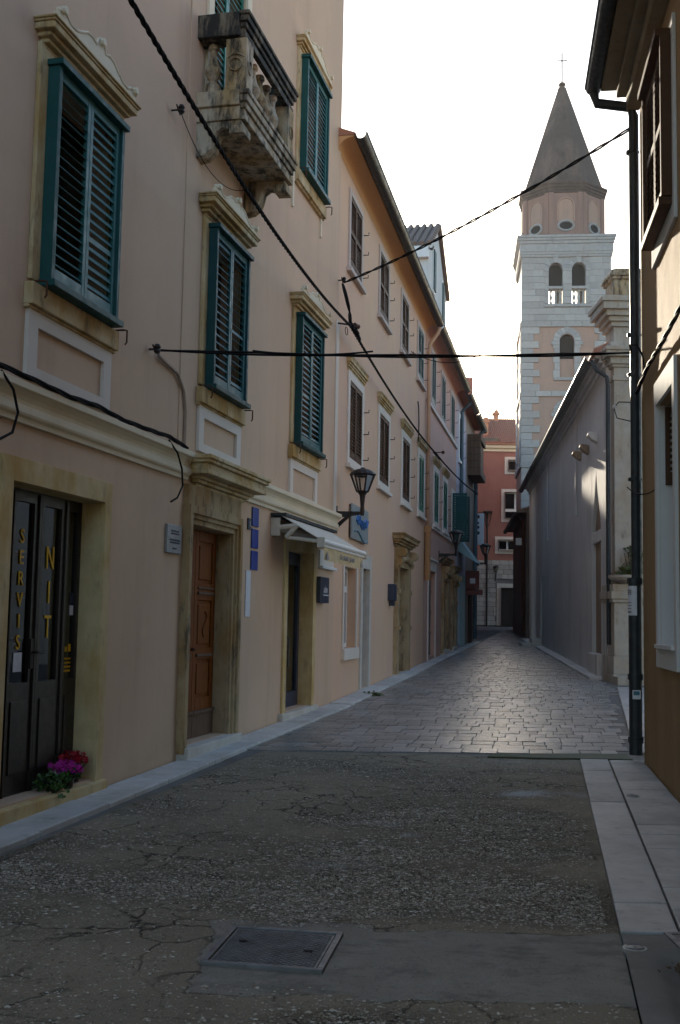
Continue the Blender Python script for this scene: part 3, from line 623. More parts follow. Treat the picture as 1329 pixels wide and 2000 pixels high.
m.build('door_moulding', 'doorbrown', DO, bevel=.003)
for p, q in [(-1.56, -1.30)]+panes: MB(LH).quad((p, D-.025, 1.1), (q, D-.025, 1.1), (q, D-.025, 2.43), (p, D-.025, 2.43)).build('glass_pane', 'glass', DO, recalc=False)
for i, ch in enumerate('SERVIS'): text('letter', ch, .15, LH, -1.068, D-.018, 2.17-i*.156, 'lettering', DO, scale=(.95, 1, 1))
for i, ch in enumerate('NIT'): text('letter', ch, .25, LH, -.625, D-.018, 2.03-i*.265, 'lettering', DO, scale=(.72, 1, 1))
m = MB(LH)
for i in range(4): m.box(-.335, -.215, D-.022, D-.018, 1.15+i*.032, 1.166+i*.032)
m.box(-.32, -.28, D-.022, D-.018, 1.31, 1.35); m.box(-.26, -.22, D-.022, D-.018, 1.31, 1.37); m.build('yellow_print', 'lettering', DO)
MB(LH).box(-1.12, -1.0, D-.022, D-.018, 1.18, 1.32).build('sticker', 'paper', DO); MB(LH).box(-.26, -.20, D-.022, D-.018, 1.60, 1.68).build('sticker', 'paper', DO); MB(LH).box(-.26, -.20, D-.022, D-.018, 1.69, 1.78).build('sticker', 'navy', DO)
MB(LH).tube([(-.90, D, 1.32), (-.90, D+.05, 1.32), (-.90, D+.055, 1.32), (-.80, D+.055, 1.315)], .010, 6).box(-.925, -.875, D, D+.012, 1.20, 1.42).build('handle', 'iron', DO)
m = MB(LH); m.box(-2.2, .8, -1.55, -1.5, .2, 3.1); m.box(-2.2, .8, -1.5, -.36, .15, .28); m.build('room', 'room', LH)
m = MB(LH)
for i in range(5): m.box(-.9, .3, -1.15, -.85, .6+i*.38, .63+i*.38)
m.box(-1.9, -1.0, -.95, -.6, .28, 1.15); m.build('shelf', 'whitepaint', LH)

# door 2 : panelled wooden door in a moulded stone portal
a0, a1, z0, z1 = DOOR2; D = -.16
m = MB(LH)
for i, (b, d_) in enumerate(((0, .035), (.06, .055), (.11, .075))):
    w0, w1 = a0-.18+b if i else a0-.18, a0-.0
for (o0, o1, d_) in ((0, .055, .035), (.055, .10, .06), (.10, .18, .085)):
    m.box(a0-o1, a0-o0, 0, d_, .30, z1+o0); m.box(a1+o0, a1+o1, 0, d_, .30, z1+o0); m.box(a0-o1, a1+o1, 0, d_, z1+o0, z1+o1)
m.box(a0-.17, a1+.52*0+.17, 0, .06, z1+.18, 2.90)
m.box(a0, a0+.004, -.34, -.001, .36, z1); m.box(a1-.004, a1, -.34, -.001, .36, z1); m.box(a0+.004, a1-.004, -.34, -.001, z1-.004, z1)
m.build('portal', 'doorstone', LH, bevel=.008)
MB(LH).layers(1.66+.28, 3.70-.28, 2.90, 3.19, .28, [(0, .12, .15), (.12, .24, .3), (.24, .36, .45), (.36, .52, .85), (.52, .74, .80), (.74, .86, .93), (.86, 1, 1)]).build('door_cornice', 'ochrestone', LH, bevel=.008)
MB(LH).box(a0-.16, a1+.22, -.36, .12, .12, .352).build('step', 'white_stone', LH, bevel=.012)
m = MB(LH); mid = (a0+a1)/2
for x0, x1 in ((a0+.004, mid-.003), (mid+.003, a1-.004)): m.box(x0, x1, D-.06, D-.02, .352, z1-.004)
W2 = m.build('wooden_door', 'wood', LH)
for x0, x1 in ((a0+.004, mid-.003), (mid+.003, a1-.004)):
    m = MB(LH); m.box(x0, x0+.10, D-.02, D, .62, z1-.01); m.box(x1-.10, x1, D-.02, D, .62, z1-.01)
    for q0, q1 in ((.62, .76), (1.16, 1.28), (1.78, 1.96), (2.40, z1-.01)): m.box(x0+.10, x1-.10, D-.02, D, q0, q1)
    m.build('stile', 'wood', W2, bevel=.006)
    for q0, q1 in ((.80, 1.12), (1.32, 1.74), (2.0, 2.36)): MB(LH).box(x0+.14, x1-.14, D-.02, D-.004, q0, q1).build('door_panel', 'wood', W2, bevel=.012)
    m = MB(LH); m.box(x0+.08, x1-.08, D, D+.02, 1.84, 1.87); m.box(x0+.08, x1-.08, D, D+.015, 1.90, 1.92); m.box(x0+.08, x1-.08, D, D+.02, 1.19, 1.22); m.build('moulding', 'oldwood', W2, bevel=.004)
    m = MB(LH); m.box(x0, x1, D-.02, D+.012, .36, .60); m.box(x0, x1, D-.02, D+.03, .60, .635); m.build('kick_board', 'oldwood', W2, bevel=.006)
    pts = [((x0+x1)/2+.08*math.sin(t*2)*math.cos(t), D+.003, 1.53+.15*math.sin(t)*.9) for t in [6.283*i/24 for i in range(25)]]
    MB(LH).tube(pts, .007, 5).build('carving', 'wood', W2)
MB(LH).lathe([(.0, 0), (.02, .005), (.024, .02), (.015, .035), (0, .04)], mid-.05, D+.02, 1.25, 10).build('handle', 'rust', W2)
# door 3 : cafe door under the awning
a0, a1, z0, z1 = SHOP; D = -.17
m = MB(LH); m.box(5.24, a0, 0, .03, .28, 2.70); m.box(a1, 6.86, 0, .03, .28, 2.70); m.box(a0, a1, 0, .03, z1, 2.70); m.box(a0, a0+.004, -.34, -.001, .42, z1); m.box(a1-.004, a1, -.34, -.001, .42, z1); m.box(a0+.004, a1-.004, -.34, -.001, z1-.004, z1)
m.build('door_frame', 'shopstone', LH, bevel=.008)
MB(LH).box(5.15, 6.95, -.36, .07, .18, .412).build('step', 'white_stone', LH, bevel=.012)
mid = (a0+a1)/2; m = MB(LH); m.wall(a0+.004, a1-.004, .414, z1-.004, [(a0+.1, mid-.06, .62, 2.34), (mid+.06, a1-.1, .62, 2.34)], .05, D); m.box(mid-.02, mid+.02, D, D+.015, .42, 2.5)
GD = m.build('glazed_door', 'navy', LH)
for p, q in ((a0+.1, mid-.06), (mid+.06, a1-.1)): MB(LH).quad((p, D-.03, .62), (q, D-.03, .62), (q, D-.03, 2.34), (p, D-.03, 2.34)).build('glass_pane', 'glass', GD, recalc=False)
MB(LH).tube([(mid-.04, D, .95), (mid-.04, D+.05, .98), (mid-.04, D+.05, 1.35), (mid-.04, D, 1.38)], .010, 6).build('handle', 'zinc', GD)
MB(LH).box(4.9, 7.3, -1.5, -1.45, .3, 3.0).build('room', 'room', LH)

# things on the left house wall
def on(fr, a, d, z): return (a, d, z)
t = thing('wall_plaque', 'small engraved grey metal plaque left of the wooden door', 'plaque', F1, (1.40, 0, 2.33))
MB(t).box(1.22, 1.58, .0, .03, 2.20, 2.47).build('plate', 'plaque', t, bevel=.004)
m = MB(t)
for zc, hw in ((2.41, .10), (2.385, .10), (2.325, .13), (2.30, .12), (2.245, .05)): m.box(1.40-hw, 1.40+hw, .03, .033, zc-.008, zc+.008)
m.build('engraving', 'ink', t)
for i, (zc, lab) in enumerate(((2.785, 'blue enamel sign panel, topmost of three beside the wooden door'), (2.53, 'blue enamel sign panel, middle of three beside the wooden door'), (2.275, 'blue enamel sign panel, lowest of three, above the white notice'))):
    t = thing('sign_panel', lab, 'sign', F1, (3.97, 0, zc-.115), 'blue sign panels beside the wooden door')
    MB(t).box(3.85, 4.09, .004, .02, zc-.112, zc+.112).build('plate', 'blue', t, bevel=.003)
t = thing('paper_notice', 'long white paper notice taped beside the wooden door frame', 'notice', F1, (3.76, 0, 1.62))
m = MB(t); m.box(3.685, 3.86, .003, .010, 1.62, 2.15); m.build('sheet', 'paper', t)
t = thing('house_number', 'dark blue house number plate at the top of the wooden door frame', 'number plate', F1, (3.75, 0, 2.63))
MB(t).box(3.695, 3.80, .003, .02, 2.62, 2.75).build('plate', 'navy', t, bevel=.003); text('digit', '1', .10, t, 3.75, .021, 2.685, 'paper', t)
t = thing('advertising_box', 'black wall box with a white logo right of the cafe door', 'sign', F1, (7.2, 0, 1.84))
MB(t).box(6.86, 7.38, .005, .09, 1.84, 2.21).build('case', 'navy', t, bevel=.006)
text('lettering', 'aılın', .15, t, 7.16, .092, 2.03, 'paper', t); MB(t).box(7.02, 7.34, .09, .094, 1.945, 1.96).build('underline', 'paper', t)
t = thing('ledge', 'white stone ledge above the black wall box', 'ledge', F1, (7.45, 0, 2.34))
MB(t).box(7.05, 7.95, .0, .07, 2.335, 2.375).build('slab', 'whitepaint', t, bevel=.005)
MB(t).box(7.07, 7.93, .0, .02, 2.375, 2.60).build('backing', 'panelcream', t)

# awning
AW = thing('awning', 'half open cream awning with yellow valance over the cafe door', 'awning', F1, (5.9, .1, 2.85))
A0, A1 = 4.62, 7.12
m = MB(AW); m.add([(A0, .16, 2.86), (A1, .16, 2.86), (A1, .64, 2.575), (A0, .64, 2.575), (A0, .16, 2.85), (A1, .16, 2.85), (A1, .64, 2.565), (A0, .64, 2.565)], [(0, 1, 2, 3), (7, 6, 5, 4), (0, 3, 7, 4), (1, 5, 6, 2)]); m.build('canvas', 'canvas', AW)
m = MB(AW); m.tube([(A0, .66, 2.55), (A1, .66, 2.55)], .033, 10); m.box(A0+.0, A1, .64, .665, 2.49, 2.535); m.build('front_bar', 'whitepaint', AW)
for q_ in (A0-.02, A1): MB(AW).box(q_, q_+.02, .60, .70, 2.47, 2.60).build('end_cap', 'canvas', AW, bevel=.008)
V_ = MB(AW); N = 16; pts = []; fs = []
for i in range(N+1):
    a = A0+.14+(A1-A0-.16)*i/N; wv = .012*math.sin(i*1.9); pts += [(a, .652+wv*.3, 2.50), (a, .655+wv, 2.40), (a, .655+wv*1.3, 2.325+.008*math.cos(i*2.2))]
for i in range(N): fs += [(3*i, 3*i+3, 3*i+4, 3*i+1), (3*i+1, 3*i+4, 3*i+5, 3*i+2)]
VA = V_.add(pts, fs).build('valance', 'valance', AW, recalc=False)
text('lettering', 'ILI  SHINE  JEANS', .085, AW, 5.98, .676, 2.405, 'greyink', VA, scale=(1.35, 1, 1))
for a in (4.86, 6.88): MB(AW).prism([(a-.06, 2.34), (a+.10, 2.34), (a-.02, 2.44)], 'd', .676, .679).build('emblem', 'greyink', VA)
m = MB(AW); m.tube([(A0+.05, .10, 2.72), (A1-.05, .10, 2.72)], .045, 10); m.build('roller', 'canvas', AW)
MB(AW).box(A0, A1+.2, .0, .20, 2.86, 2.90).build('hood', 'gutter', AW, bevel=.004)
for a in (A0+.02, A1-.06):
    MB(AW).box(a, a+.05, .0, .12, 2.62, 2.84).build('wall_bracket', 'canvas', AW, bevel=.006)
    q = MB(AW); q.tube([(a, .12, 2.72), (a-.01, .34, 2.74)], .032, 8); q.tube([(a-.005, .34, 2.74), (a+.0, .20, 2.60)], .03, 8); q.tube([(a+.02, .20, 2.60), (a+.02, .62, 2.55)], .024, 8); q.build('folding_arm', 'canvas', AW)

# flower pots on the threshold of the shop door
def leafy(m, c, n, rad, h, size, rg, droop=0):
    for _ in range(n):
        t = rg.random()*6.283; r_ = rad*math.sqrt(rg.random()); zz = h*rg.random()
        x, d, z = c[0]+r_*math.cos(t), c[1]+r_*math.sin(t), c[2]+zz-droop*r_*rg.random()
        u = Vector((rg.uniform(-1, 1), rg.uniform(-1, 1), rg.uniform(-.4, .8))).normalized()*size*rg.uniform(.6, 1.2); v = u.cross(Vector((rg.uniform(-1, 1), rg.uniform(-1, 1), rg.uniform(-1, 1)))).normalized()*size*.5
        p = Vector((x, d, z)); m.quad(tuple(p), tuple(p+u*.5+v), tuple(p+u), tuple(p+u*.5-v))
def flowers(m, c, n, rad, h, size, rg):
    for _ in range(n):
        t = rg.random()*6.283; r_ = rad*math.sqrt(rg.random()); p = Vector((c[0]+r_*math.cos(t), c[1]+r_*math.sin(t), c[2]+h*rg.random()*(1.15-r_/rad*.6)))
        nrm = Vector((rg.uniform(-1, 1), rg.uniform(-.2, 1.4), rg.uniform(.1, 1.2))).normalized(); u = nrm.orthogonal().normalized(); v = nrm.cross(u)
        for k in range(5):
            a = k*1.2566+rg.random()*.3; e = u*math.cos(a)+v*math.sin(a); f = nrm.cross(e)
            m.quad(tuple(p), tuple(p+e*size*.6+f*size*.4+nrm*.006), tuple(p+e*size+nrm*.016), tuple(p+e*size*.6-f*size*.4+nrm*.006))
rg = random.Random(4)
POT = [(.055, 0), (.075, .085), (.085, .09), (.085, .11), (.075, .11), (.07, .09)]
t = thing('flower_pot', 'pot of magenta cyclamen on the shop doorstep', 'flower pot', F1, (-.55, -.03, .285), 'flower pots on the shop doorstep')
MB(t).lathe(POT, -.55, -.03, .285, 16).build('pot', 'blackpot', t, smooth=True)
m = MB(t); leafy(m, (-.55, -.03, .365), 130, .11, .08, .042, rg); m.build('foliage', 'leaf', t, recalc=False)
m = MB(t); flowers(m, (-.57, -.02, .41), 60, .125, .08, .028, rg); m.build('blossoms', 'magenta', t, recalc=False)
t = thing('flower_pot', 'pot of crimson flowers behind the magenta cyclamen on the doorstep', 'flower pot', F1, (-.33, -.09, .285), 'flower pots on the shop doorstep')
MB(t).lathe(POT, -.33, -.09, .285, 16).build('pot', 'blackpot', t, smooth=True)
m = MB(t); leafy(m, (-.33, -.09, .365), 110, .10, .10, .04, rg); m.build('foliage', 'leaf', t, recalc=False)
m = MB(t); flowers(m, (-.34, -.08, .45), 60, .11, .09, .026, rg); m.build('blossoms', 'crimson', t, recalc=False)
t = thing('flower_pot', 'pot of trailing green ivy left of the cyclamen on the doorstep', 'flower pot', F1, (-.78, -.02, .285), 'flower pots on the shop doorstep')
MB(t).lathe([(r_*.85, h_*.85) for r_, h_ in POT], -.78, -.02, .285, 16).build('pot', 'blackpot', t, smooth=True)
m = MB(t); leafy(m, (-.78, -.02, .34), 300, .12, .11, .032, rg, .9); m.build('foliage', 'leaf', t, recalc=False)
# ================================================================== kerbs and right pavement
def kerb_run(name, fr, a0, a1, d0, d1, base, lift, mat, rnd, lens, h=.10):
    k = thing(name, None, None); tag(k, kind='structure'); a = a0
    while a < a1:
        L = rnd.uniform(*lens); b = min(a+L, a1); P = [fr.w(a+.004, d0, 0), fr.w(b-.004, d0, 0), fr.w(b-.004, d1, 0), fr.w(a+.004, d1, 0)]
        lf = lift+rnd.uniform(-.006, .006); o_ = rnd.uniform(-.012, .012)
        m = MB(); q = [(p.x, p.y, SL*p.y+lf) for p in P]; lo = [(p.x, p.y, SL*p.y-h) for p in P]
        m.add(lo+q, [(0, 1, 2, 3), (4, 7, 6, 5), (0, 4, 5, 1), (1, 5, 6, 2), (2, 6, 7, 3), (3, 7, 4, 0)])
        m.build('kerb_stone', mat, k, bevel=.010); a = b
    return k
rk = random.Random(2)
kerb_run('left_kerb', F1, -11, 7.75, .012, .36, 0, .028, 'kerb', rk, (.8, 1.5))
kerb_run('left_kerb', F2, .08, 26.5, .012, .34, 0, .034, 'kerb', rk, (.6, 1.2))
kerb_run('church_kerb', F4, .4, 24, .012, .30, 0, .05, 'kerb', rk, (.8, 1.6))
pav = thing('right_pavement', None, None); tag(pav, kind='structure')
def pslab(x0, x1, y0, y1, lift=.012):
    # x0, x1 given as functions of y
    m = MB(); P = [(x0(y0), y0), (x1(y0), y0), (x1(y1), y1), (x0(y1), y1)]
    q = [(x, y, SL*y+lift) for x, y in P]; lo = [(x, y, SL*y-.08) for x, y in P]
    m.add(lo+q, [(0, 1, 2, 3), (4, 7, 6, 5), (0, 4, 5, 1), (1, 5, 6, 2), (2, 6, 7, 3), (3, 7, 4, 0)]); return m.build('paving_slab', 'slab', pav, bevel=.006)
WB = lambda y: 3.095+(y-11.5)*.144      # foot of the right house
y = 5.62
e0 = lambda y: Rx(y)+.004; e1 = lambda y: Rx(y)+.285; e2 = lambda y: Rx(y)+.30
for L in (.52, 1.15, .62, 1.25, .95, .72, .80):
    y1 = min(y+L, 11.6); pslab(e0, e1, y+.004, y1-.004, .014+rk.uniform(-.003, .003)); y = y1
y = 4.9
while y < 11.55:
    L = rk.choice((.32, .38, .45, .5)); y1 = min(y+L, 11.58); sp = rk.uniform(.42, .62)
    if WB(y)-e2(y) > .62: pslab(e2, lambda q: e2(q)+(WB(q)-e2(q))*sp-.004, y+.004, y1-.004, .012); pslab(lambda q: e2(q)+(WB(q)-e2(q))*sp+.004, lambda q: WB(q)-.004, y+.004, y1-.004, .012+rk.uniform(-.003, .003))
    else: pslab(e2, lambda q: WB(q)-.004, y+.004, y1-.004, .012+rk.uniform(-.003, .003))
    y = y1
# dished channel at the near end of the pavement
m = MB(); NX, NY = 40, 60; pts = []; fs = []
for j in range(NY+1):
    yy = 2.0+(5.58-2.0)*j/NY
    for i in range(NX+1):
        u = i/NX; xx = Rx(yy)+.004+(WB(max(yy, 5))+.6-Rx(yy))*u
        if yy > 4.9 and u > .55: pass
        dip = 0 if u < .085 else -.055*min(1, (u-.085)/.06)*min(1, max(0, (5.30-yy)/.18)); pts.append((xx, yy, SL*yy+.012+dip+.003*noise.noise(Vector((xx*5, yy*5, 0)))))
for j in range(NY):
    for i in range(NX): a = j*(NX+1)+i; fs.append((a, a+1, a+NX+2, a+NX+1))
me = bpy.data.meshes.new('channel'); me.from_pydata([p for p in pts], [], fs); me.materials.append(M['channel']); me.polygons.foreach_set('use_smooth', [True]*len(fs)); lk('drainage_channel', me, kind='structure')
sl2 = thing('side_path', None, None); tag(sl2, kind='structure')
for (y0_, y1_) in ((12.1, 14.2), (14.2, 16.6), (16.6, 18.9), (18.9, 21.3)):
    P = [(right_edge(y0_)+.03, y0_+.01), (right_edge(y0_)+1.6, y0_+.01), (right_edge(y1_)+1.6, y1_-.01), (right_edge(y1_)+.03, y1_-.01)]
    m = MB(); q = [(x, y, SL*y+.02) for x, y in P]; lo = [(x, y, SL*y-.08) for x, y in P]
    m.add(lo+q, [(0, 1, 2, 3), (4, 7, 6, 5), (0, 4, 5, 1), (1, 5, 6, 2), (2, 6, 7, 3), (3, 7, 4, 0)]); m.build('paving_slab', 'slab', sl2, bevel=.008)

# manhole cover
MC = [(-.58, 5.03), (-.045, 4.94), (.058, 5.51), (-.475, 5.57)]
cx, cy = sum(p[0] for p in MC)/4, sum(p[1] for p in MC)/4
t = thing('manhole_cover', 'square cast iron manhole cover with a diamond pattern in the street', 'manhole cover', WF, (cx, cy, SL*cy))
ang = math.atan2(MC[1][1]-MC[0][1], MC[1][0]-MC[0][0]); ca, sa = math.cos(ang), math.sin(ang); W_, H_ = .54, .555
def mq(u, v, z): return (cx+u*ca-v*sa, cy+u*sa+v*ca, SL*(cy+u*sa+v*ca)+z)
def mbox(m, u0, u1, v0, v1, z0, z1): return m.add([mq(u0, v0, z0), mq(u1, v0, z0), mq(u1, v1, z0), mq(u0, v1, z0), mq(u0, v0, z1), mq(u1, v0, z1), mq(u1, v1, z1), mq(u0, v1, z1)], [(0, 1, 2, 3), (4, 7, 6, 5), (0, 4, 5, 1), (1, 5, 6, 2), (2, 6, 7, 3), (3, 7, 4, 0)])
m = MB(t); e = .028
mbox(m, -W_/2, W_/2, -H_/2, -H_/2+e, -.05, .022); mbox(m, -W_/2, W_/2, H_/2-e, H_/2, -.05, .022); mbox(m, -W_/2, -W_/2+e, -H_/2+e, H_/2-e, -.05, .022); mbox(m, W_/2-e, W_/2, -H_/2+e, H_/2-e, -.05, .022); m.build('frame', 'manhole', t, bevel=.003)
m = MB(t); g = e+.006; mbox(m, -W_/2+g, W_/2-g, -H_/2+g, H_/2-g, -.05, .015); m.build('lid', 'manhole', t)
m = MB(t); st = .026; nn = int(W_/st*1.2)
for i in range(-nn, nn):          # raised diagonal ribs
    for sgn in (1, -1):
        segs = []
        c0 = i*st*1.35
        lim = W_/2-g-.012; limv = H_/2-g-.012
        uu = [max(-lim, (-limv-c0)), min(lim, (limv-c0))]
        if uu[1]-uu[0] < .02: continue
        a = (uu[0]*sgn, uu[0]+c0); b = (uu[1]*sgn, uu[1]+c0); dx, dy = b[0]-a[0], b[1]-a[1]; L = math.hypot(dx, dy); px, py = -dy/L*.0035, dx/L*.0035
        m.add([mq(a[0]+px, a[1]+py, .0145), mq(b[0]+px, b[1]+py, .0145), mq(b[0]-px, b[1]-py, .0145), mq(a[0]-px, a[1]-py, .0145), mq(a[0]+px*.5, a[1]+py*.5, .0186), mq(b[0]+px*.5, b[1]+py*.5, .0186), mq(b[0]-px*.5, b[1]-py*.5, .0186), mq(a[0]-px*.5, a[1]-py*.5, .0186)], [(4, 5, 6, 7), (0, 4, 7, 3), (0, 1, 5, 4), (1, 2, 6, 5), (2, 3, 7, 6)])
m.build('tread_pattern', 'manhole', t, kind='stuff')
for u, v in ((-.16, .05), (.16, -.03)): mbox(MB(t), u-.02, u+.02, v-.012, v+.012, .010, .0212).build('lifting_slot', 'dark', t, bevel=.003)
def disc_cover(name, x, y, r_, label, lift=.018):
    t = thing(name, label, 'cover', WF, (x, y, SL*y), 'valve covers in the right pavement'); n = 20
    MB(t).lathe([(r_*1.25, -.03), (r_*1.25, lift-.004), (r_*1.05, lift-.003)], x, y, SL*y, n).build('collar', 'slab', t)
    MB(t).lathe([(r_, -.02), (r_, lift), (r_*.8, lift+.003), (r_*.75, lift), (r_*.2, lift), (r_*.18, lift+.004)], x, y, SL*y, n).build('lid', 'manhole', t)
disc_cover('valve_cover', 1.395, 5.36, .045, 'small round metal valve cover at the near edge of the right pavement')
disc_cover('valve_cover', 2.45, 9.45, .05, 'small round metal valve cover among the far slabs of the right pavement')
t = thing('drain_frame', 'square iron drain frame in the right pavement, cut by the picture edge', 'drain', WF, (1.72, 5.42, .108))
m = MB(t); z = SL*5.42+.02
for b in ((1.60, 1.95, 5.22, 5.25), (1.60, 1.95, 5.58, 5.61), (1.60, 1.63, 5.25, 5.58), (1.92, 1.95, 5.25, 5.58)): m.box(b[0], b[1], b[2], b[3], z-.06, z)
m.build('frame', 'manhole', t)
m = MB(t)
for i in range(6): m.box(1.645+i*.047, 1.665+i*.047, 5.25, 5.58, z-.03, z-.006)
m.build('grate', 'manhole', t)
t = thing('leaf_litter', 'clump of dry leaves and twigs lying by the drain on the right', 'leaf litter', WF, (1.62, 5.05, SL*5.05))
m = MB(t); rg = random.Random(12)
for _ in range(110):
    x, y = 1.60+rg.gauss(0, .06), 5.08+rg.gauss(0, .07); zz = SL*y-.015+rg.random()*.022; u = Vector((rg.uniform(-1, 1), rg.uniform(-1, 1), rg.uniform(-.3, .4))).normalized()*rg.uniform(.02, .045); v = u.cross(Vector((0, 0, 1))).normalized()*.009
    p = Vector((x, y, zz)); m.quad(tuple(p), tuple(p+u*.5+v+Vector((0, 0, .008))), tuple(p+u), tuple(p+u*.5-v))
for _ in range(9):
    x, y = 1.62+rg.gauss(0, .05), 5.08+rg.gauss(0, .05); a = rg.random()*6.28; m.tube([(x, y, SL*y+.0), (x+.06*math.cos(a), y+.06*math.sin(a), SL*y+.02)], .003, 4)
m.build('leaves', 'drytwig', t, recalc=False)
t = thing('grass_tuft', 'tuft of grass in the kerb joint below the small shop window', 'grass', WF, (F2.w(2.0, .34, 0).x, F2.w(2, .34, 0).y, .36))
m = MB(t); c = F2.w(2.0, .34, .375); leafy(m, (c.x, c.y, c.z-.02), 120, .14, .05, .06, rg); m.build('blades', 'leaf2', t, recalc=False)

# ================================================================== second row of houses on the left (F2)
def row_window(H, a0, a1, z0, z1, mat, surround, fine=False, n=18, tilt=.6, cornice=False, sillz=True, mid=False, recess=.02, guards=True, bw=.14):
    b = bw; m = MB(H); m.box(a0-b, a0, 0, .03, z0-b*.8, z1+b); m.box(a1, a1+b, 0, .03, z0-b*.8, z1+b); m.box(a0, a1, 0, .03, z1, z1+b); m.box(a0, a1, 0, .03, z0-b*.8, z0)
    W_ = m.build('window', surround, H, bevel=.005)
    MB(H).quad((a0, -.2, z0), (a1, -.2, z0), (a1, -.2, z1), (a0, -.2, z1)).build('pane', 'darkglass', W_, recalc=False)
    if cornice: MB(H).layers(a0-.14, a1+.14, z1+.15, z1+.36, .09, PROF).build('cornice', 'ochrestone', W_, bevel=.006)
    if sillz: MB(H).box(a0-.18, a1+.18, 0, .08, z0-b*.8-.07, z0-b*.8).build('sill', surround, W_, bevel=.005)
    mid_ = (a0+a1)/2
    for q0, q1 in ((a0+.004, mid_-.003), (mid_+.003, a1-.004)): leaf(H, q0, q1, z0+.004, z1-.004, recess, mat, n, tilt+rt_.uniform(-.08, .08), fine, mid=(z0+z1)/2 if mid else None)
    if guards:
        m = MB(H)
        for zz in (z0+.12, z0+(z1-z0)*.45, z0+(z1-z0)*.75): m.tube([(a1+.10, .03, zz), (a1+.10, .12, zz), (a1+.10, .12, zz+.05)], .009, 5)
        m.build('shutter_stay', 'iron', W_)
    return W_
def portal(H, a0, a1, z0, z1, corn, top, mat='doorstone', proj=.25, scroll=True):
    m = MB(H); m.box(a0-.26, a0, 0, .09, z0-.1, z1); m.box(a1, a1+.26, 0, .09, z0-.1, z1); m.box(a0-.26, a1+.26, 0, .09, z1, z1+.22); m.box(a0-.12, a1+.12, .0, .06, z1+.22, corn)
    for a in (a0-.26, a1): m.box(a, a+.26, .09, .12, z1-.55, z1-.45); m.box(a, a+.26, .09, .12, z0+.9, z0+.98)
    m.box(a0, a0+.004, -.34, -.001, z0, z1); m.box(a1-.004, a1, -.34, -.001, z0, z1)
    P = m.build('portal', mat, H, bevel=.015)
    MB(H).layers(a0-.30, a1+.30, corn, top, proj, PROF).build('door_cornice', mat, P, bevel=.01)
    if scroll:
        m = MB(H)
        for a in (a0-.16, a1+.16): m.tube([(a-.09, .16, corn-.12), (a+.09, .16, corn-.12)], .10, 10); m.tube([(a-.08, .10, corn-.32), (a+.08, .10, corn-.32)], .07, 10); m.box(a-.075, a+.075, .0, .14, z1+.02, corn-.02)
        m.tube([(a0-.1+(a1-a0+.2)*i/12, .11, z1+.12+.07*math.sin(i/12*math.pi)) for i in range(13)], .06, 8)
        m.build('scroll', mat, P)
    return P
def house_shell(H, a0, a1, z1, holes, mat, depth=8.0, back=-1.6, z0=-.2):
    m = MB(H); m.wall(a0, a1, z0, z1, holes, .35); m.build('wall', mat, H)
    m = MB(H)
    if depth > 2: m.box(a0, a1, -depth, back, z0, z1)
    else: m.box(a0, a1, -depth, -.5, z0, z1)
    bk_ = back if depth > 2 else -.5
    m.box(a0, a0+.15, bk_, -.012, z0, z1); m.box(a1-.15, a1, bk_, -.012, z0, z1); m.box(a0, a1, bk_, -.012, z1-.2, z1-.01); m.build('rear_wall', 'dark', H)

# house A
HA = thing('row_house', 'peach plaster house with brown shutters next to the nearest left house', 'house', F2, (0, 0, .3), 'joined houses of the far left row')
upA = [(1.02, 2.06, 7.37, 8.54), (4.02, 5.06, 7.42, 8.60), (6.92, 7.95, 7.44, 8.62), (9.62, 10.66, 7.42, 8.64)]
mdA = [(1.20, 2.34, 4.23, 5.50), (4.20, 5.34, 4.23, 5.52), (7.26, 8.40, 4.24, 5.56), (10.0, 11.0, 4.26, 5.60)]
S2W, S2D, P3 = (1.02, 2.10, 1.15, 2.46), (2.62, 3.30, .44, 2.50), (6.62, 8.05, .52, 2.72)
house_shell(HA, .004, 11.28, 9.25, upA+mdA+[S2W, S2D, P3], 'peach')
for i, (a, b, c, e) in enumerate(upA): row_window(HA, a, b, c, e, 'brown' if i < 3 else 'darkgreen', 'upsur', False, 17, 1.2, mid=True, sillz=True, bw=.10)
for i, (a, b, c, e) in enumerate(mdA): row_window(HA, a, b, c, e, 'brown' if i < 3 else 'vgreen', 'panelcream', False, 19, .92, cornice=True)
COVE = [(0, 8.86)]+[(.25*(1-math.cos(t)), 8.88+.20*math.sin(t)) for t in [R(90)*i/8 for i in range(9)]]+[(.25, 9.10), (0, 9.10)]
m = MB(HA); m.prism(COVE, 'a', 0.01, 11.28); m.build('eaves_cornice', 'cove', HA)
def gutter(H, a0, a1, d, z, r_, mat, name='gutter'):
    m = MB(H); n = 10; prof = [(d+r_*math.cos(t), z+r_*math.sin(t)) for t in [math.pi+math.pi*i/n for i in range(n+1)]]
    prof = prof+[(d+(r_-.012)*math.cos(t), z+(r_-.012)*math.sin(t)) for t in [2*math.pi-math.pi*i/n for i in range(n+1)]]
    m.prism(prof, 'a', a0, a1); m.tube([(a0, d+r_, z), (a1, d+r_, z)], .014, 6)
    a = a0+.5
    while a < a1: m.box(a, a+.02, d-r_, d+r_, z+.0, z+.012); a += 1.4
    return m.build(name, mat, H)
gutter(HA, -.02, 11.35, .35, 9.12, .10, 'gutter')
MB(HA).prism([(.27, 9.105), (.27, 9.14), (-4, 10.7), (-8, 9.0)], 'a', 0, 11.28).build('roof', 'tile', HA)
m = MB(HA); m.tube([(11.32, .35, 9.02), (11.32, .28, 8.85), (11.32, .10, 8.6), (11.32, .08, 8.4), (11.32, .08, 3.95)], .05, 8); DP = m.build('drainpipe', 'pipe_orange', HA, smooth=True)
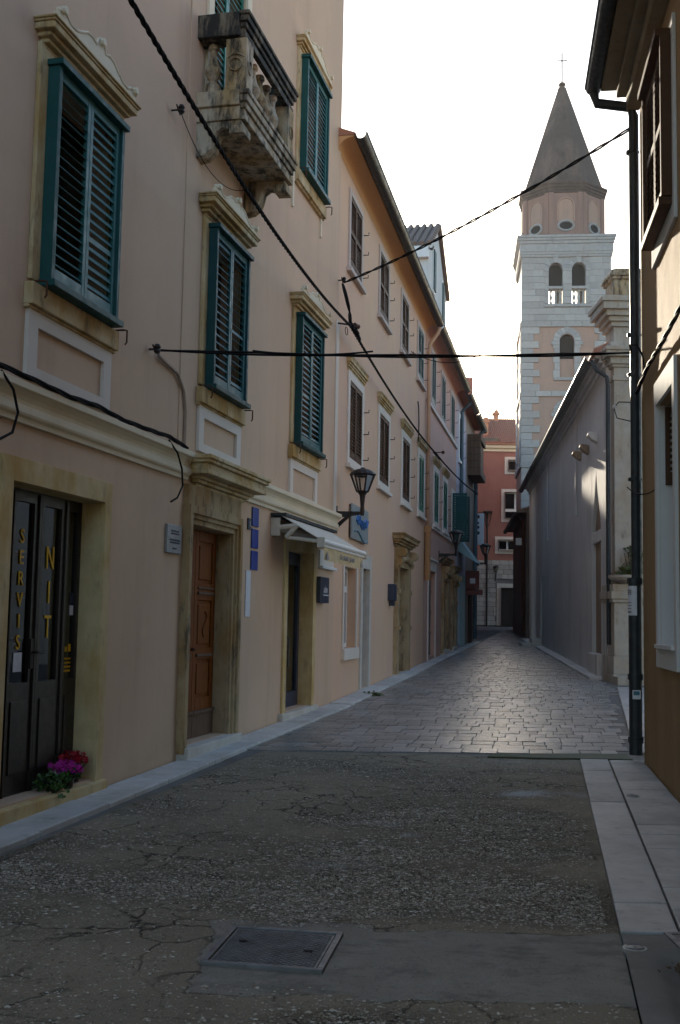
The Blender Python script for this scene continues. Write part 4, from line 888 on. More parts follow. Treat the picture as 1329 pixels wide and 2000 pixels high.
m = MB(HA); m.tube([(11.32, .085, 3.95), (11.32, .085, 2.62)], .078, 8); m.box(11.24, 11.40, .01, .17, 3.80, 3.98); m.build('pipe_boot', 'orange', DP)
# shop window and recessed door in the pink part
a0, a1, z0, z1 = S2W
m = MB(HA); m.box(a0-.09, a0, 0, .025, z0, z1+.02); m.box(a1, a1+.06, 0, .025, z0, z1+.02); m.box(a0-.10, a1+.10, 0, .06, z0-.18, z0); SW = m.build('shop_window', 'panelcream', HA, bevel=.006)
m = MB(HA); D = -.14; m.wall(a0+.002, a1-.002, z0+.002, z1, [(a0+.07, (a0+a1)/2-.03, z0+.07, z1-.40), ((a0+a1)/2+.03, a1-.07, z0+.07, z1-.40), (a0+.07, a1-.07, z1-.30, z1-.07)], .05, D); m.build('window_frame', 'whitepaint', SW)
MB(HA).quad((a0, D-.03, z0), (a1, D-.03, z0), (a1, D-.03, z1), (a0, D-.03, z1)).build('pane', 'glass', SW, recalc=False)
MB(HA).box(.3, 3.9, -1.3, -1.25, .4, 3).build('room', 'room', HA)
a0, a1, z0, z1 = S2D
m = MB(HA); m.box(a0-.16, a0, 0, .035, .36, 2.74); m.box(a1, a1+.16, 0, .035, .36, 2.74); m.box(a0, a1, 0, .035, z1, 2.74); m.box(a0, a0+.004, -.34, -.001, z0, z1); m.box(a1-.004, a1, -.34, -.001, z0, z1); m.build('door_frame', 'white_stone', HA, bevel=.006)
m = MB(HA); m.box(a0+.005, a1-.005, -.34, -.29, z0, z1-.004); SD = m.build('shop_door', 'panelcream', HA); MB(HA).box(a0+.12, a1-.12, -.29, -.285, z0+.5, z1-.15).build('pane', 'darkglass', SD)
MB(HA).box(a0-.2, a1+.2, -.3, .10, .2, .435).build('step', 'white_stone', HA, bevel=.01)
# portal 3, dark open doorway
P_ = portal(HA, *P3, 3.14, 3.40, proj=.26)
MB(HA).box(P3[0]+.01, P3[1]-.01, -.33, -.29, P3[2], P3[3]).build('door', 'doorbrown', HA); MB(HA).box(P3[0]-.3, P3[1]+.3, -.3, .2, .25, .515).build('step', 'white_stone', HA, bevel=.012)
t = thing('intercom_box', 'navy blue wall box left of the dark baroque doorway', 'wall box', F2, (5.75, 0, 1.98)); MB(t).box(5.55, 5.85, .004, .14, 2.0, 2.33).build('case', 'navy', t, bevel=.01); MB(t).box(5.72, 5.88, .004, .10, 1.90, 2.0).build('flap', 'navy', t, bevel=.008)
t = thing('shop_sign', 'grey square sign with a blue logo and wave above the awning', 'sign', F2, (2.45, 0, 2.95))
MB(t).box(1.38, 2.90, .03, .06, 2.93, 3.50).build('panel', 'signgrey', t, bevel=.004)
MB(t).tube([(1.72+i*.075+.05*math.sin(i*2.4), .064, 3.24+.085*math.sin(i*1.9)+.02*math.sin(i*.7)) for i in range(15)], .026, 5).build('lettering', 'logo_blue', t); MB(t).tube([(1.55+i*.09, .064, 3.03+.06*math.sin(i*.42+.4)-.004*i) for i in range(15)], .016, 5).build('wave', 'logo_teal', t)
for a in (1.38, 2.87):
    for zz in (2.98, 3.45): MB(t).box(a, a+.03, 0, .03, zz, zz+.03).build('bracket', 'iron', t)

# house B
HB = thing('row_house', 'salmon plaster house with green shutters beyond the orange drainpipe', 'house', F2, (11.3, 0, .5), 'joined houses of the far left row')
upB = [(12.45, 13.35, 7.38, 8.66), (14.85, 15.85, 7.34, 8.62), (17.5, 18.6, 7.28, 8.60)]
mdB = [(13.2, 14.25, 4.28, 5.62), (15.5, 16.55, 4.30, 5.64), (18.1, 18.95, 4.12, 5.56)]
D4, P5, P6 = (12.2, 13.75, .72, 2.92), (15.55, 16.55, .82, 2.78), (18.15, 18.95, .86, 2.7)
house_shell(HB, 11.30, 19.45, 9.2, upB+mdB+[D4, P5, P6], 'salmon')
for i, (a, b, c, e) in enumerate(upB): row_window(HB, a, b, c, e, 'darkgreen', 'upsur', False, 15, 1.2, sillz=False, bw=.10)
for i, (a, b, c, e) in enumerate(mdB[:2]): row_window(HB, a, b, c, e, 'vgreen', 'panelcream', False, 17, .92, cornice=True)
MB(HB).box(11.45, 19.4, 0, .06, 7.14, 7.24).build('sill_course', 'panelcream', HB, bevel=.006); MB(HB).box(12.9, 19.0, 0, .05, 4.03, 4.12).build('sill_course', 'panelcream', HB, bevel=.006)
a0, a1, z0, z1 = mdB[2]
m = MB(HB); m.box(a0-.13, a0, 0, .03, z0-.1, z1+.14); m.box(a1, a1+.13, 0, .03, z0-.1, z1+.14); m.box(a0, a1, 0, .03, z1, z1+.14); W_ = m.build('window', 'panelcream', HB); MB(HB).quad((a0, -.2, z0), (a1, -.2, z0), (a1, -.2, z1), (a0, -.2, z1)).build('pane', 'darkglass', W_, recalc=False)
def open_leaf(H, a, d0, d1, z0, z1, mat):
    m = MB(H); st = .05; m.box(a, a+.035, d0, d0+st, z0, z1); m.box(a, a+.035, d1-st, d1, z0, z1); m.box(a+.001, a+.034, d0+st, d1-st, z1-.07, z1); m.box(a+.001, a+.034, d0+st, d1-st, z0, z0+.1)
    S = m.build('shutter', mat, H, bevel=.003); m = MB(H); n = 18
    for i in range(n): z = z0+.1+(z1-z0-.17)*(i+.5)/n; m.box(a+.006, a+.03, d0+st, d1-st, z-.028, z+.026)
    m.build('slats', mat, S, kind='stuff')
open_leaf(HB, 17.98, .04, .48, 4.12, 5.56, 'green'); open_leaf(HB, 18.98, .04, .48, 4.12, 5.56, 'darkgreen')
m = MB(HB); m.prism(COVE, 'a', 11.30, 19.45); m.build('eaves_cornice', 'salmon', HB)
gutter(HB, 11.38, 19.45, .36, 9.08, .10, 'zinc'); MB(HB).prism([(.27, 9.105), (.27, 9.13), (-4, 10.6), (-8, 9.0)], 'a', 11.30, 19.45).build('roof', 'tile', HB)
a0, a1, z0, z1 = D4
m = MB(HB); m.box(a0-.12, a0, 0, .03, .6, z1+.26); m.box(a1, a1+.12, 0, .03, .6, z1+.26); m.box(a0, a1, 0, .03, z1, z1+.26); m.box(a0-.18, a1+.18, 0, .08, z1+.26, z1+.31); m.build('door_frame', 'panelcream', HB, bevel=.006)
DD = MB(HB).box(a0+.005, a1-.005, -.16, -.11, z0, z1-.004).build('panel_door', 'grey_paint', HB)
for i in range(3): MB(HB).box(a0+.005, a1-.005, -.11, -.09, z0+.55+i*.55, z0+.60+i*.55).build('rail', 'grey_paint', DD)
for D_, corn in ((P5, 3.20), (P6, 3.08)):
    portal(HB, *D_, corn, corn+.22, proj=.2); MB(HB).box(D_[0]+.01, D_[1]-.01, -.30, -.26, D_[2], D_[3]).build('door', 'oldwood', HB); MB(HB).box(D_[0]-.25, D_[1]+.25, -.3, .12, D_[2]-.25, D_[2]-.005).build('step', 'white_stone', HB, bevel=.01)

# house C (lilac) and D (narrow end house)
HC = thing('row_house', 'pale lilac plaster house with a slate blue drainpipe before the end of the left row', 'house', F2, (19.5, 0, .7), 'joined houses of the far left row')
CW = [(20.3, 21.2, 7.0, 8.35)]; CD = (19.9, 20.75, .9, 3.0); CD2 = (21.5, 22.4, .9, 3.0)
house_shell(HC, 19.46, 23.0, 9.2, CW+[CD, CD2], 'lilac', depth=.98)
row_window(HC, *CW[0], 'doorbrown', 'whitepaint', False, 14, .5, guards=True)
for c_ in (CD, CD2):
    m = MB(HC); m.box(c_[0]-.15, c_[0], 0, .05, .8, 3.15); m.box(c_[1], c_[1]+.15, 0, .05, .8, 3.15); m.box(c_[0], c_[1], 0, .05, 3.0, 3.15); m.build('door_frame', 'teal', HC, bevel=.006); MB(HC).box(c_[0], c_[1], -.2, -.15, .9, 3.0).build('door', 'bluepipe', HC)
MB(HC).tube([(20.62, .36, 8.9), (20.62, .07, 8.6), (20.62, .07, 4.0)], .06, 8).build('drainpipe', 'bluepipe', HC)
gutter(HC, 19.46, 23.0, .38, 9.02, .10, 'zinc'); MB(HC).prism([(.33, 9.03), (.33, 9.06), (-.9, 9.4), (-.98, 9.0)], 'a', 19.46, 23.0).build('roof', 'tile', HC)
HD = thing('row_house', 'narrow brownish house with a caged window bay ending the left row', 'house', F2, (23, 0, .8), 'joined houses of the far left row')
house_shell(HD, 23.01, 26.8, 9.2, [], 'umber', depth=.98)
gutter(HD, 23.0, 26.9, .38, 9.0, .11, 'zinc'); MB(HD).prism([(.33, 9.02), (.33, 9.05), (-.9, 9.4), (-.98, 9.0)], 'a', 23.01, 26.95).build('roof', 'tile', HD)
m = MB(HD); m.box(23.5, 23.56, 0, .48, 6.9, 8.25); m.box(23.5, 26.0, .42, .48, 6.9, 7.1); m.box(23.5, 26.0, .42, .48, 8.15, 8.25); m.box(23.5, 26, 0, .48, 8.25, 8.32); m.box(23.5, 26, 0, .48, 6.84, 6.9); m.box(23.56, 26, .1, .40, 6.9, 8.25); BY = m.build('window_bay', 'oldwood', HD, bevel=.006)
m = MB(HD)
for i in range(3): m.box(23.49, 23.50, .10+i*.14, .115+i*.14, 6.9, 8.25)
for i in range(5): m.box(23.488, 23.50, .0, .48, 7.1+i*.24, 7.115+i*.24)
m.build('lattice', 'iron', BY)
MB(HD).tube([(26.2, .40, 8.9), (26.2, .10, 8.6), (26.2, .10, 1.0)], .075, 8).build('drainpipe', 'bluepipe', HD)
m = MB(HD); m.box(24.2, 25.3, 0, .06, .8, 3.0); m.build('shop_front', 'rust', HD, bevel=.01)
t = thing('shop_canopy', 'pale teal canvas canopy on the far lilac house', 'canopy', F2, (21.2, 0, 3.6)); m = MB(t)
m.add([(20.2, .02, 4.35), (22.2, .02, 4.35), (22.2, .62, 3.55), (20.2, .62, 3.55), (20.2, .02, 4.33), (22.2, .02, 4.33), (22.2, .62, 3.53), (20.2, .62, 3.53)], [(0, 1, 2, 3), (7, 6, 5, 4), (0, 3, 7, 4), (1, 5, 6, 2), (2, 6, 7, 3), (0, 4, 5, 1)]); m.prism([(.02, 4.33), (.62, 3.53), (.02, 3.9)], 'a', 20.2, 20.215); m.build('canvas', 'teal', t)
t = thing('projecting_sign', 'dark red shop sign with a white blot at the end of the left row', 'sign', F2, (22.9, 0, 2.7)); MB(t).box(22.9, 22.98, .02, .50, 2.75, 3.40).build('panel', 'redsign', t, bevel=.01); MB(t).box(22.885, 22.90, .18, .36, 2.95, 3.13).build('emblem', 'paper', t); MB(t).box(22.9, 22.98, .02, .62, 2.55, 2.74).build('lower_panel', 'redsign', t, bevel=.01)
t = thing('projecting_sign', 'tall white hanging sign with dark letters beside the far drainpipe', 'sign', F2, (26.0, .3, 4.5)); MB(t).box(26.5, 26.55, .12, .40, 4.55, 5.75).build('panel', 'paper', t, bevel=.006)
for zz, r_ in ((5.62, .07), (5.38, .045), (5.22, .06), (5.0, .07)): MB(t).tube([(26.485, .17, zz), (26.50, .17, zz)], r_, 10).build('emblem', 'ink', t)
m = MB(t); m.tube([(26.52, 0, 5.80), (26.52, .45, 5.80)], .012, 5); m.build('arm', 'iron', t)
# tall pale house set back behind the row
HP = thing('tall_house', 'tall pale house with a tiled gable rising behind the row roofs', 'house', F2, (19.7, -1, .5))
HPW = [(20.85, 21.35, 12.9, 14.3), (23.6, 24.1, 12.6, 13.95)]
gab = [(19.7, 0), (25.3, 0), (25.3, 13.75), (22.2, 15.45), (19.7, 14.05)]
m = MB(HP); m.prism([(a, z) for a, z in gab], 'd', -6.5, -1.0); m.build('wall', 'pale', HP)
for (a, b, c, e) in HPW:
    m = MB(HP); m.box(a-.1, b+.1, -1.0, -.96, c-.1, e+.1); W_ = m.build('window', 'whitepaint', HP); MB(HP).box(a, b, -.96, -.92, c, e).build('shutter', 'darkgreen', W_)
m = MB(HP)
for (p, q) in (((19.55, 14.0), (22.2, 15.52)), ((22.2, 15.52), (25.4, 13.75))):
    dx, dz = q[0]-p[0], q[1]-p[1]
    m.add([(p[0], -6.6, p[1]), (q[0], -6.6, q[1]), (q[0], -.9, q[1]), (p[0], -.9, p[1]), (p[0], -6.6, p[1]+.08), (q[0], -6.6, q[1]+.08), (q[0], -.9, q[1]+.08), (p[0], -.9, p[1]+.08)], [(0, 1, 2, 3), (4, 7, 6, 5), (0, 4, 5, 1), (1, 5, 6, 2), (2, 6, 7, 3), (3, 7, 4, 0)])
    n = 9
    for i in range(n): t_ = (i+.5)/n; m.tube([(p[0]+dx*(t_-.05), -.92, p[1]+dz*(t_-.05)+.10), (p[0]+dx*(t_+.06), -.92, p[1]+dz*(t_+.06)+.06)], .07, 6)
for i in range(24): d_ = -6.5+i*.24; m.tube([(19.5, d_, 14.06), (22.2, d_, 15.62)], .085, 6)
m.build('roof', 'oldtile', HP)
m = MB(HP); m.box(19.5, 19.72, -6.5, -.98, 13.6, 13.98); m.build('eaves_box', 'whitepaint', HP); gutter(HP, 19.5, 19.7, -.9, 13.95, .08, 'gutter')
# ================================================================== RIGHT HOUSE (F3)
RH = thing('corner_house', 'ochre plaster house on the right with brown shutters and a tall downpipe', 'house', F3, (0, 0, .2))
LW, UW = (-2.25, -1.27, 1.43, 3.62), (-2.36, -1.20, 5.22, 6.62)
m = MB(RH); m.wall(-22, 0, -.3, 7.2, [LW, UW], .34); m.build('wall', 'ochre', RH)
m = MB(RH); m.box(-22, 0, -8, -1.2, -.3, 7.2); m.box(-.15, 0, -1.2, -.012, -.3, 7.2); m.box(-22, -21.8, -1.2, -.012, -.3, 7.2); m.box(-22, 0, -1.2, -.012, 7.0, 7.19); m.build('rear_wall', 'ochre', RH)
m = MB(RH); b = .12
m.box(LW[1], LW[1]+b, 0, .03, LW[2]-.2, LW[3]+b+.1); m.box(LW[0]-b, LW[0], 0, .03, LW[2]-.2, LW[3]+b+.1); m.box(LW[0], LW[1], 0, .03, LW[3], LW[3]+b+.1); m.box(LW[0], LW[1], 0, .03, LW[2]-.2, LW[2]-.03)
m.box(LW[1]-.004, LW[1], -.3, -.001, LW[2], LW[3]); m.box(LW[0], LW[0]+.004, -.3, -.001, LW[2], LW[3]); m.box(LW[0]-.02, LW[1]+.02, -.3, .06, LW[2]-.03, LW[2]+.005)
LWo = m.build('window', 'pale', RH, bevel=.005)
m = MB(RH); D = -.26; m.wall(LW[0]+.005, LW[1]-.005, LW[2]+.006, LW[3], [(LW[0]+.08, -1.80, LW[2]+.08, LW[3]-.08), (-1.73, LW[1]-.08, LW[2]+.08, LW[3]-.08)], .05, D); m.build('window_frame', 'whitepaint', LWo)
MB(RH).quad((LW[0], D-.03, LW[2]), (LW[1], D-.03, LW[2]), (LW[1], D-.03, LW[3]), (LW[0], D-.03, LW[3])).build('pane', 'darkglass', LWo, recalc=False)
# small brown shutter leaf folded against the far reveal
S = MB(RH); a = LW[1]-.045; z0, z1 = 2.88, 3.60
S.box(a, a+.035, -.24, -.20, z0, z1); S.box(a, a+.035, -.09, -.05, z0, z1); S.box(a+.001, a+.034, -.20, -.09, z1-.06, z1); S.box(a+.001, a+.034, -.20, -.09, z0, z0+.12); SH = S.build('shutter', 'brown', RH, bevel=.003)
for i in range(9): q = lk('slat', unit_block('brown', 'slat', 0), SH); mm = MB(RH); q.location = mm.p(a+.015, -.145, z0+.15+i*.058); q.scale = (.045, .11, .006); q.rotation_euler = (0, .6, 0)
# upper window: surround, frame, two leaves standing ajar
m = MB(RH); b = .13; a0, a1, z0, z1 = UW
m.box(a1, a1+b, 0, .03, z0-.25, z1+b); m.box(a0-b, a0, 0, .03, z0-.25, z1+b); m.box(a0, a1, 0, .03, z1, z1+b); m.box(a0, a1, 0, .03, z0-.25, z0-.06); UWo = m.build('window', 'pale', RH, bevel=.005)
m = MB(RH); m.box(a0-.03, a1+.03, .031, .16, z1-.02, z1+.05); m.box(a0-.03, a1+.03, .031, .14, z0-.10, z0-.03); m.box(a0-.05, a0, .031, .12, z0-.03, z1-.02); m.box(a1, a1+.05, .031, .12, z0-.03, z1-.02); m.build('shutter_frame', 'brown', UWo, bevel=.004)
MB(RH).quad((a0, -.25, z0), (a1, -.25, z0), (a1, -.25, z1), (a0, -.25, z1)).build('pane', 'darkglass', UWo, recalc=False)
leaf(RH, -1.78, a1-.01, z0, z1-.03, .09, 'brown', 20, .6, True, mid=5.92); leaf(RH, a0+.01, -1.79, z0, z1-.03, .09, 'brown', 20, .6, True, mid=5.92)
# eaves: moulded soffit, roof slab, gutter and downpipe
m = MB(RH)
for z0, z1, d0, d1 in ((7.05, 7.20, .0, .14), (7.20, 7.28, .0, .24), (7.28, 7.36, -.1, .40), (7.36, 7.42, -.2, .44)): m.box(-22, .02, d0, d1, z0, z1)
m.build('eaves_cornice', 'soffit', RH, bevel=.012)
m = MB(RH); m.prism([(.40, 7.42), (.40, 7.46), (-4, 9.3), (-8, 7.45)], 'a', -22, .06)
for i in range(70): a = .0-i*.24; m.tube([(a, .30, 7.50), (a, -3.9, 9.30)], .06, 6)
m.build('roof', 'tile', RH)
gutter(RH, -22, .10, .47, 7.36, .085, 'gutter')
DPp = MB(RH).tube([(.03, .47, 7.28), (.03, .44, 7.16), (.03, .10, 7.10), (.03, .06, 7.0), (.03, .06, 2.0)], .054, 10).build('downpipe', 'gutter', RH, smooth=False)
m = MB(RH); m.tube([(.03, .08, 2.05), (.03, .08, .30)], .066, 12)
for zz in (2.02, 1.05, .42): m.tube([(.03, .08, zz), (.03, .08, zz+.06)], .078, 12)
m.build('pipe_boot', 'gutter', DPp)
for zz in (6.6, 4.62, 4.2, 3.1): m = MB(RH); m.tube([(.03, 0, zz), (.03, .14, zz)], .012, 6); m.tube([(.03, .075, zz-.015), (.03, .075, zz+.015)], .066, 10); m.build('pipe_bracket', 'gutter', DPp)
t = thing('paper_notice', 'printed white notice wrapped round the downpipe of the ochre house', 'notice', F3, (.03, .08, 1.70))
m = MB(t); n = 10; pts = []; fs = []
for i in range(n+1):
    g_ = R(170)+R(215)*i/n; r_ = .070
    for zz in (1.70, 2.0): pts.append((.03+r_*math.cos(g_)*1.0, .08-r_*math.sin(g_), zz))
for i in range(n): fs.append((2*i, 2*i+2, 2*i+3, 2*i+1))
m.add(pts, fs).build('sheet', 'paper', t, recalc=False)
m = MB(t)
for zz, hh in ((1.955, .008), (1.935, .010), (1.915, .006), (1.83, .005), (1.80, .005), (1.77, .006), (1.735, .010)):
    pts = []; fs = []
    for i in range(5):
        g_ = R(215)+R(95)*i/4; r_ = .072
        for q in (zz-hh, zz+hh): pts.append((.03+r_*math.cos(g_), .08-r_*math.sin(g_), q))
    for i in range(4): fs.append((2*i, 2*i+2, 2*i+3, 2*i+1))
    m.add(pts, fs)
m.build('print', 'greyink', t, recalc=False)
t = thing('sticker', 'small blue and white sticker low on the ochre house downpipe', 'sticker', F3, (.03, .0, .88)); m = MB(t); m.box(-.058, -.053, .04, .12, .86, .95); m.build('sheet', 'paper', t); MB(t).box(-.060, -.058, .05, .11, .90, .94).build('print', 'logo_teal', t)

# ================================================================== CHURCH SIDE WALL (F4)
CH = thing('church', 'long grey plastered church wall with a dark gutter on the right', 'church', F4, (0, 0, .47))
ARD = (.80, 2.38, .95, 3.62); SMD = (16.7, 17.5, 1.1, 3.3)
m = MB(CH); m.wall(0, 23.6, 0, 7.5, [SMD, (.80, 2.38, .85, 5.1)], .12); m.build('wall', 'church', CH)
ap = []
for i in range(9): tt = i/8; ap.append((.80+.79*(1-(1-tt)**1.6)*1.0, 3.7+1.38*tt**.8))
sp = [(.80, 3.7)]+ap[1:]+[(1.59, 5.1), (.80, 5.1)]
m = MB(CH); m.prism(sp, 'd', -.12, -.002); m.prism([(3.18-u, v) for u, v in sp], 'd', -.12, -.002); m.build('arch_spandrel', 'church', CH)
m = MB(CH); m.box(.80, 2.38, -.2, -.09, .85, 5.1); m.build('arch_infill', 'rubble', CH)
MB(CH).box(.81, 2.37, -.089, -.02, 3.40, 3.66).build('lintel', 'church', CH, bevel=.02); MB(CH).box(.78, 2.42, -.089, .10, .5, .98).build('arch_sill', 'church', CH, bevel=.02)
m = MB(CH); m.box(0, 23.6, -9, -.6, 0, 7.5); m.box(0, .15, -.6, -.012, 0, 7.5); m.box(23.4, 23.6, -.6, -.012, 0, 7.5); m.box(0, 23.6, -.6, -.012, 7.35, 7.49); m.build('rear_wall', 'church', CH)
MB(CH).box(16.75, 17.45, -.25, -.2, 1.0, 3.3).build('door', 'doorbrown', CH)
for a0, a1 in ((5.35, 5.5), (14.1, 14.25)): MB(CH).box(a0, a1, 0, .05, 4.33, 7.0).build('wall_strip', 'church', CH, bevel=.02)
m = MB(CH); m.layers(0, 23.6, 6.95, 7.22, .20, [(0, .4, .25), (.4, .75, .6), (.75, 1, 1)], ends=False); m.build('eaves_cornice', 'church', CH, bevel=.02)
gutter(CH, -.2, 23.8, .33, 7.13, .10, 'gutter'); m = MB(CH); m.prism([(.28, 7.22), (.28, 7.28), (-4.5, 9.2), (-9, 7.3)], 'a', -.1, 23.8)
for i in range(100): m.tube([(-.05+i*.24, .22, 7.30), (-.05+i*.24, -.6, 7.66)], .06, 6)
m.build('roof', 'tile', CH)
MB(CH).tube([(-.22, .33, 7.05), (-.22, .20, 6.85), (-.24, .0, 6.7), (-.24, -.02, 6.5), (-.24, -.02, 1.2)], .042, 8).build('downpipe', 'gutter', CH)
for a, zz in ((4.5, 5.74), (2.92, 5.66), (1.34, 5.68)): MB(CH).prism([(0, zz-.12), (.14, zz-.04), (.22, zz+.06), (.20, zz+.13), (0, zz+.10)], 'a', a-.14, a+.14).build('corbel', 'rubble' if a > 2 else 'church', CH, bevel=.025)
for i, (a0, a1, dd, zt) in enumerate(((16.2, 18.0, .75, .92), (16.5, 17.7, .38, 1.08))): MB(CH).box(a0, a1, .02, dd, .5, zt).build('step', 'white_stone', CH, bevel=.03)
CX = thing('church_annex', 'lower dark annex with a red brown downpipe at the far end of the church', 'house', F4, (23.7, 0, 1.0))
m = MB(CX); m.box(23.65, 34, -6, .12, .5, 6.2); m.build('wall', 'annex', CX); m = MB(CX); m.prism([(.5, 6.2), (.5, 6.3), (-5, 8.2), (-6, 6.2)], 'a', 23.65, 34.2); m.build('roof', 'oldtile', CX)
gutter(CX, 23.65, 34.2, .52, 6.2, .09, 'gutter'); MB(CX).tube([(24.0, .5, 6.1), (24.0, .22, 5.8), (24.0, .22, 1.2)], .07, 8).build('downpipe', 'rust', CX); MB(CX).box(24.6, 24.66, .13, .5, 4.9, 5.2).build('floodlight', 'whitepaint', CX)

# gate pillar with pedestal
GP = thing('gate_pillar', 'tall classical stone gate pillar beside the church corner', 'pillar', WF, (5.9, 22.9, .45))
def stack(name, x0, y0, prof, mat, bevel=.012, parent=GP, wx=.75, wy=.7):
    m = MB(GP)
    for z0, z1, e in prof: m.box(x0-e, x0+wx+e, y0-e, y0+wy+e, z0, z1)
    return m.build(name, mat, parent, bevel=bevel)
stack('shaft', 5.60, 22.86, [(2.35, 6.9, 0), (6.62, 6.72, .03)], 'pillarstone')
stack('capital', 5.60, 22.86, [(6.9, 6.96, .04), (6.96, 7.10, .09), (7.10, 7.22, .19), (7.22, 7.30, .22), (7.30, 7.42, .10), (7.42, 7.75, .0), (7.75, 7.85, .06), (7.85, 7.95, .12), (7.95, 8.07, .19), (8.07, 8.22, .27), (8.22, 8.33, .31), (8.33, 8.37, .2)], 'pillarstone')
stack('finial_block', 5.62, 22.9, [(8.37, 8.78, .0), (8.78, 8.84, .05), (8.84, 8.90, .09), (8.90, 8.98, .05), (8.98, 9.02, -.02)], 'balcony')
stack('pedestal', 5.52, 22.62, [(.3, .62, .03), (.62, .98, .02), (.98, 2.05, 0), (2.05, 2.12, .04), (2.12, 2.28, .07), (2.28, 2.42, .03)], 'pillarstone', wx=.9, wy=.9)
MB(GP).box(5.46, 6.4, 22.12, 22.6, .35, .60).build('step', 'pillarstone', GP, bevel=.015)
t = thing('stone_urn', 'low stone bowl planter with a sprawling shrub on the pillar pedestal', 'planter', WF, (5.83, 22.72, 2.42))
MB(t).lathe([(.16, 0), (.20, .03), (.36, .08), (.40, .13), (.40, .18), (.34, .18), (.30, .14)], 5.84, 22.74, 2.42, 18).build('bowl', 'pillarstone', t)
m = MB(t); rg = random.Random(7)
for cx_, n_, h_ in ((5.95, 260, .62), (5.72, 90, .22)):
    for _ in range(n_):
        zz = h_*rg.random(); leafy(m, (cx_+rg.gauss(0, .07)-.0*zz, 22.72+rg.gauss(0, .09), 2.56+zz), 1, .06, .02, .075, rg)
m.build('foliage', 'leaf2', t, recalc=False)
m = MB(t)
for i in range(6): m.tube([(5.88+.03*i-.05, 22.72, 2.55), (5.90+.06*i-.1, 22.70+.02*i, 2.8), (5.95+.08*i-.2, 22.70, 3.05+.02*i)], .006, 4)
m.build('stem', 'drytwig', t)

# ================================================================== BELL TOWER
TW = Fr(9.36, 58.0, 96.0, 1)
T = thing('bell_tower', 'square stone church bell tower with an octagonal drum, spire and cross', 'tower', TW, (2.3, 2.3, 1.0)); WT = 4.66
def arch_poly(x0, x1, z0, zs, n=10):
    r_ = (x1-x0)/2; c = (x0+x1)/2
    return [(x0, z0), (x0, zs)]+[(c-r_*math.cos(math.pi*i/n), zs+r_*math.sin(math.pi*i/n)) for i in range(1, n)]+[(x1, zs), (x1, z0)]
def arched_wall(m, x0, x1, z0, z1, ops, d0, d1):
    """solid wall with round-headed openings (xa, xb, sill, springing)"""
    xs = x0
    for (xa, xb, zl, zsp) in ops:
        m.box(xs, xa, d0, d1, z0, z1); m.box(xa, xb, d0, d1, z0, zl)
        r_ = (xb-xa)/2; c = (xa+xb)/2; arc = [(c-r_*math.cos(math.pi*i/12), zsp+r_*math.sin(math.pi*i/12)) for i in range(13)]
        m.prism(arc+[(xb, z1), (xa, z1)], 'd', d0, d1); xs = xb
    m.box(xs, x1, d0, d1, z0, z1)
ST2 = (1.98, 2.74, 14.4, 16.35); ST1 = (1.98, 2.74, 10.6, 12.55)
m = MB(T); m.box(0, WT, .5, WT, 0, 17.1); arched_wall(m, 0.04, WT-.04, 0, 13.45, [ST1], .04, .5); arched_wall(m, 0.04, WT-.04, 13.45, 17.1, [ST2], .04, .5); m.build('shaft', 'towerpink', T)
BO = [(1.42, 2.14, 18.35, 20.2), (2.62, 3.34, 18.35, 20.2)]
m = MB(T); arched_wall(m, .04, WT-.04, 17.1, 21.0, BO, .04, .55); arched_wall(m, .04, WT-.04, 17.1, 21.0, BO, WT-.55, WT); m.box(.04, .5, .55, WT-.55, 17.1, 21.0); m.box(WT-.5, WT-.04, .55, WT-.55, 17.1, 21.0); m.box(.5, WT-.5, .55, WT-.55, 20.7, 21.0); BF = m.build('belfry', 'towerstone', T)
# belfry ashlar, rows of separate blocks round the openings
def ashlar(x0, x1, z0, z1, rows, holes, lens, mat, parent, d0=.0, d1=.05, name='stone_block', th=T, rnd=random.Random(3), gap=.014, bev=.02):
    h = (z1-z0)/rows
    for r_ in range(rows):
        a, zc0, zc1 = x0, z0+r_*h, z0+(r_+1)*h
        while a < x1-.02:
            b = min(a+rnd.uniform(*lens), x1); b = x1 if x1-b < .12 else b
            segs = [(a, b)]
            for (ha, hb, hz0, hz1) in holes:
                if zc1 > hz0+.01 and zc0 < hz1-.01:
                    out = []
                    for p, q in segs:
                        if q <= ha or p >= hb: out.append((p, q))
                        else:
                            if p < ha-.06: out.append((p, ha))
                            if q > hb+.06: out.append((hb, q))
                    segs = out
            for p, q in segs: block(name, th, parent, p+gap/2, q-gap/2, d0-rnd.uniform(0, .012), d1, zc0+gap/2, zc1-gap/2, mat, bev)
            a = b
hb = [(1.22, 3.54, 18.10, 20.82)]
ashlar(0, WT, 17.42, 20.85, 10, hb, (.55, 1.0), 'towerstone', BF)
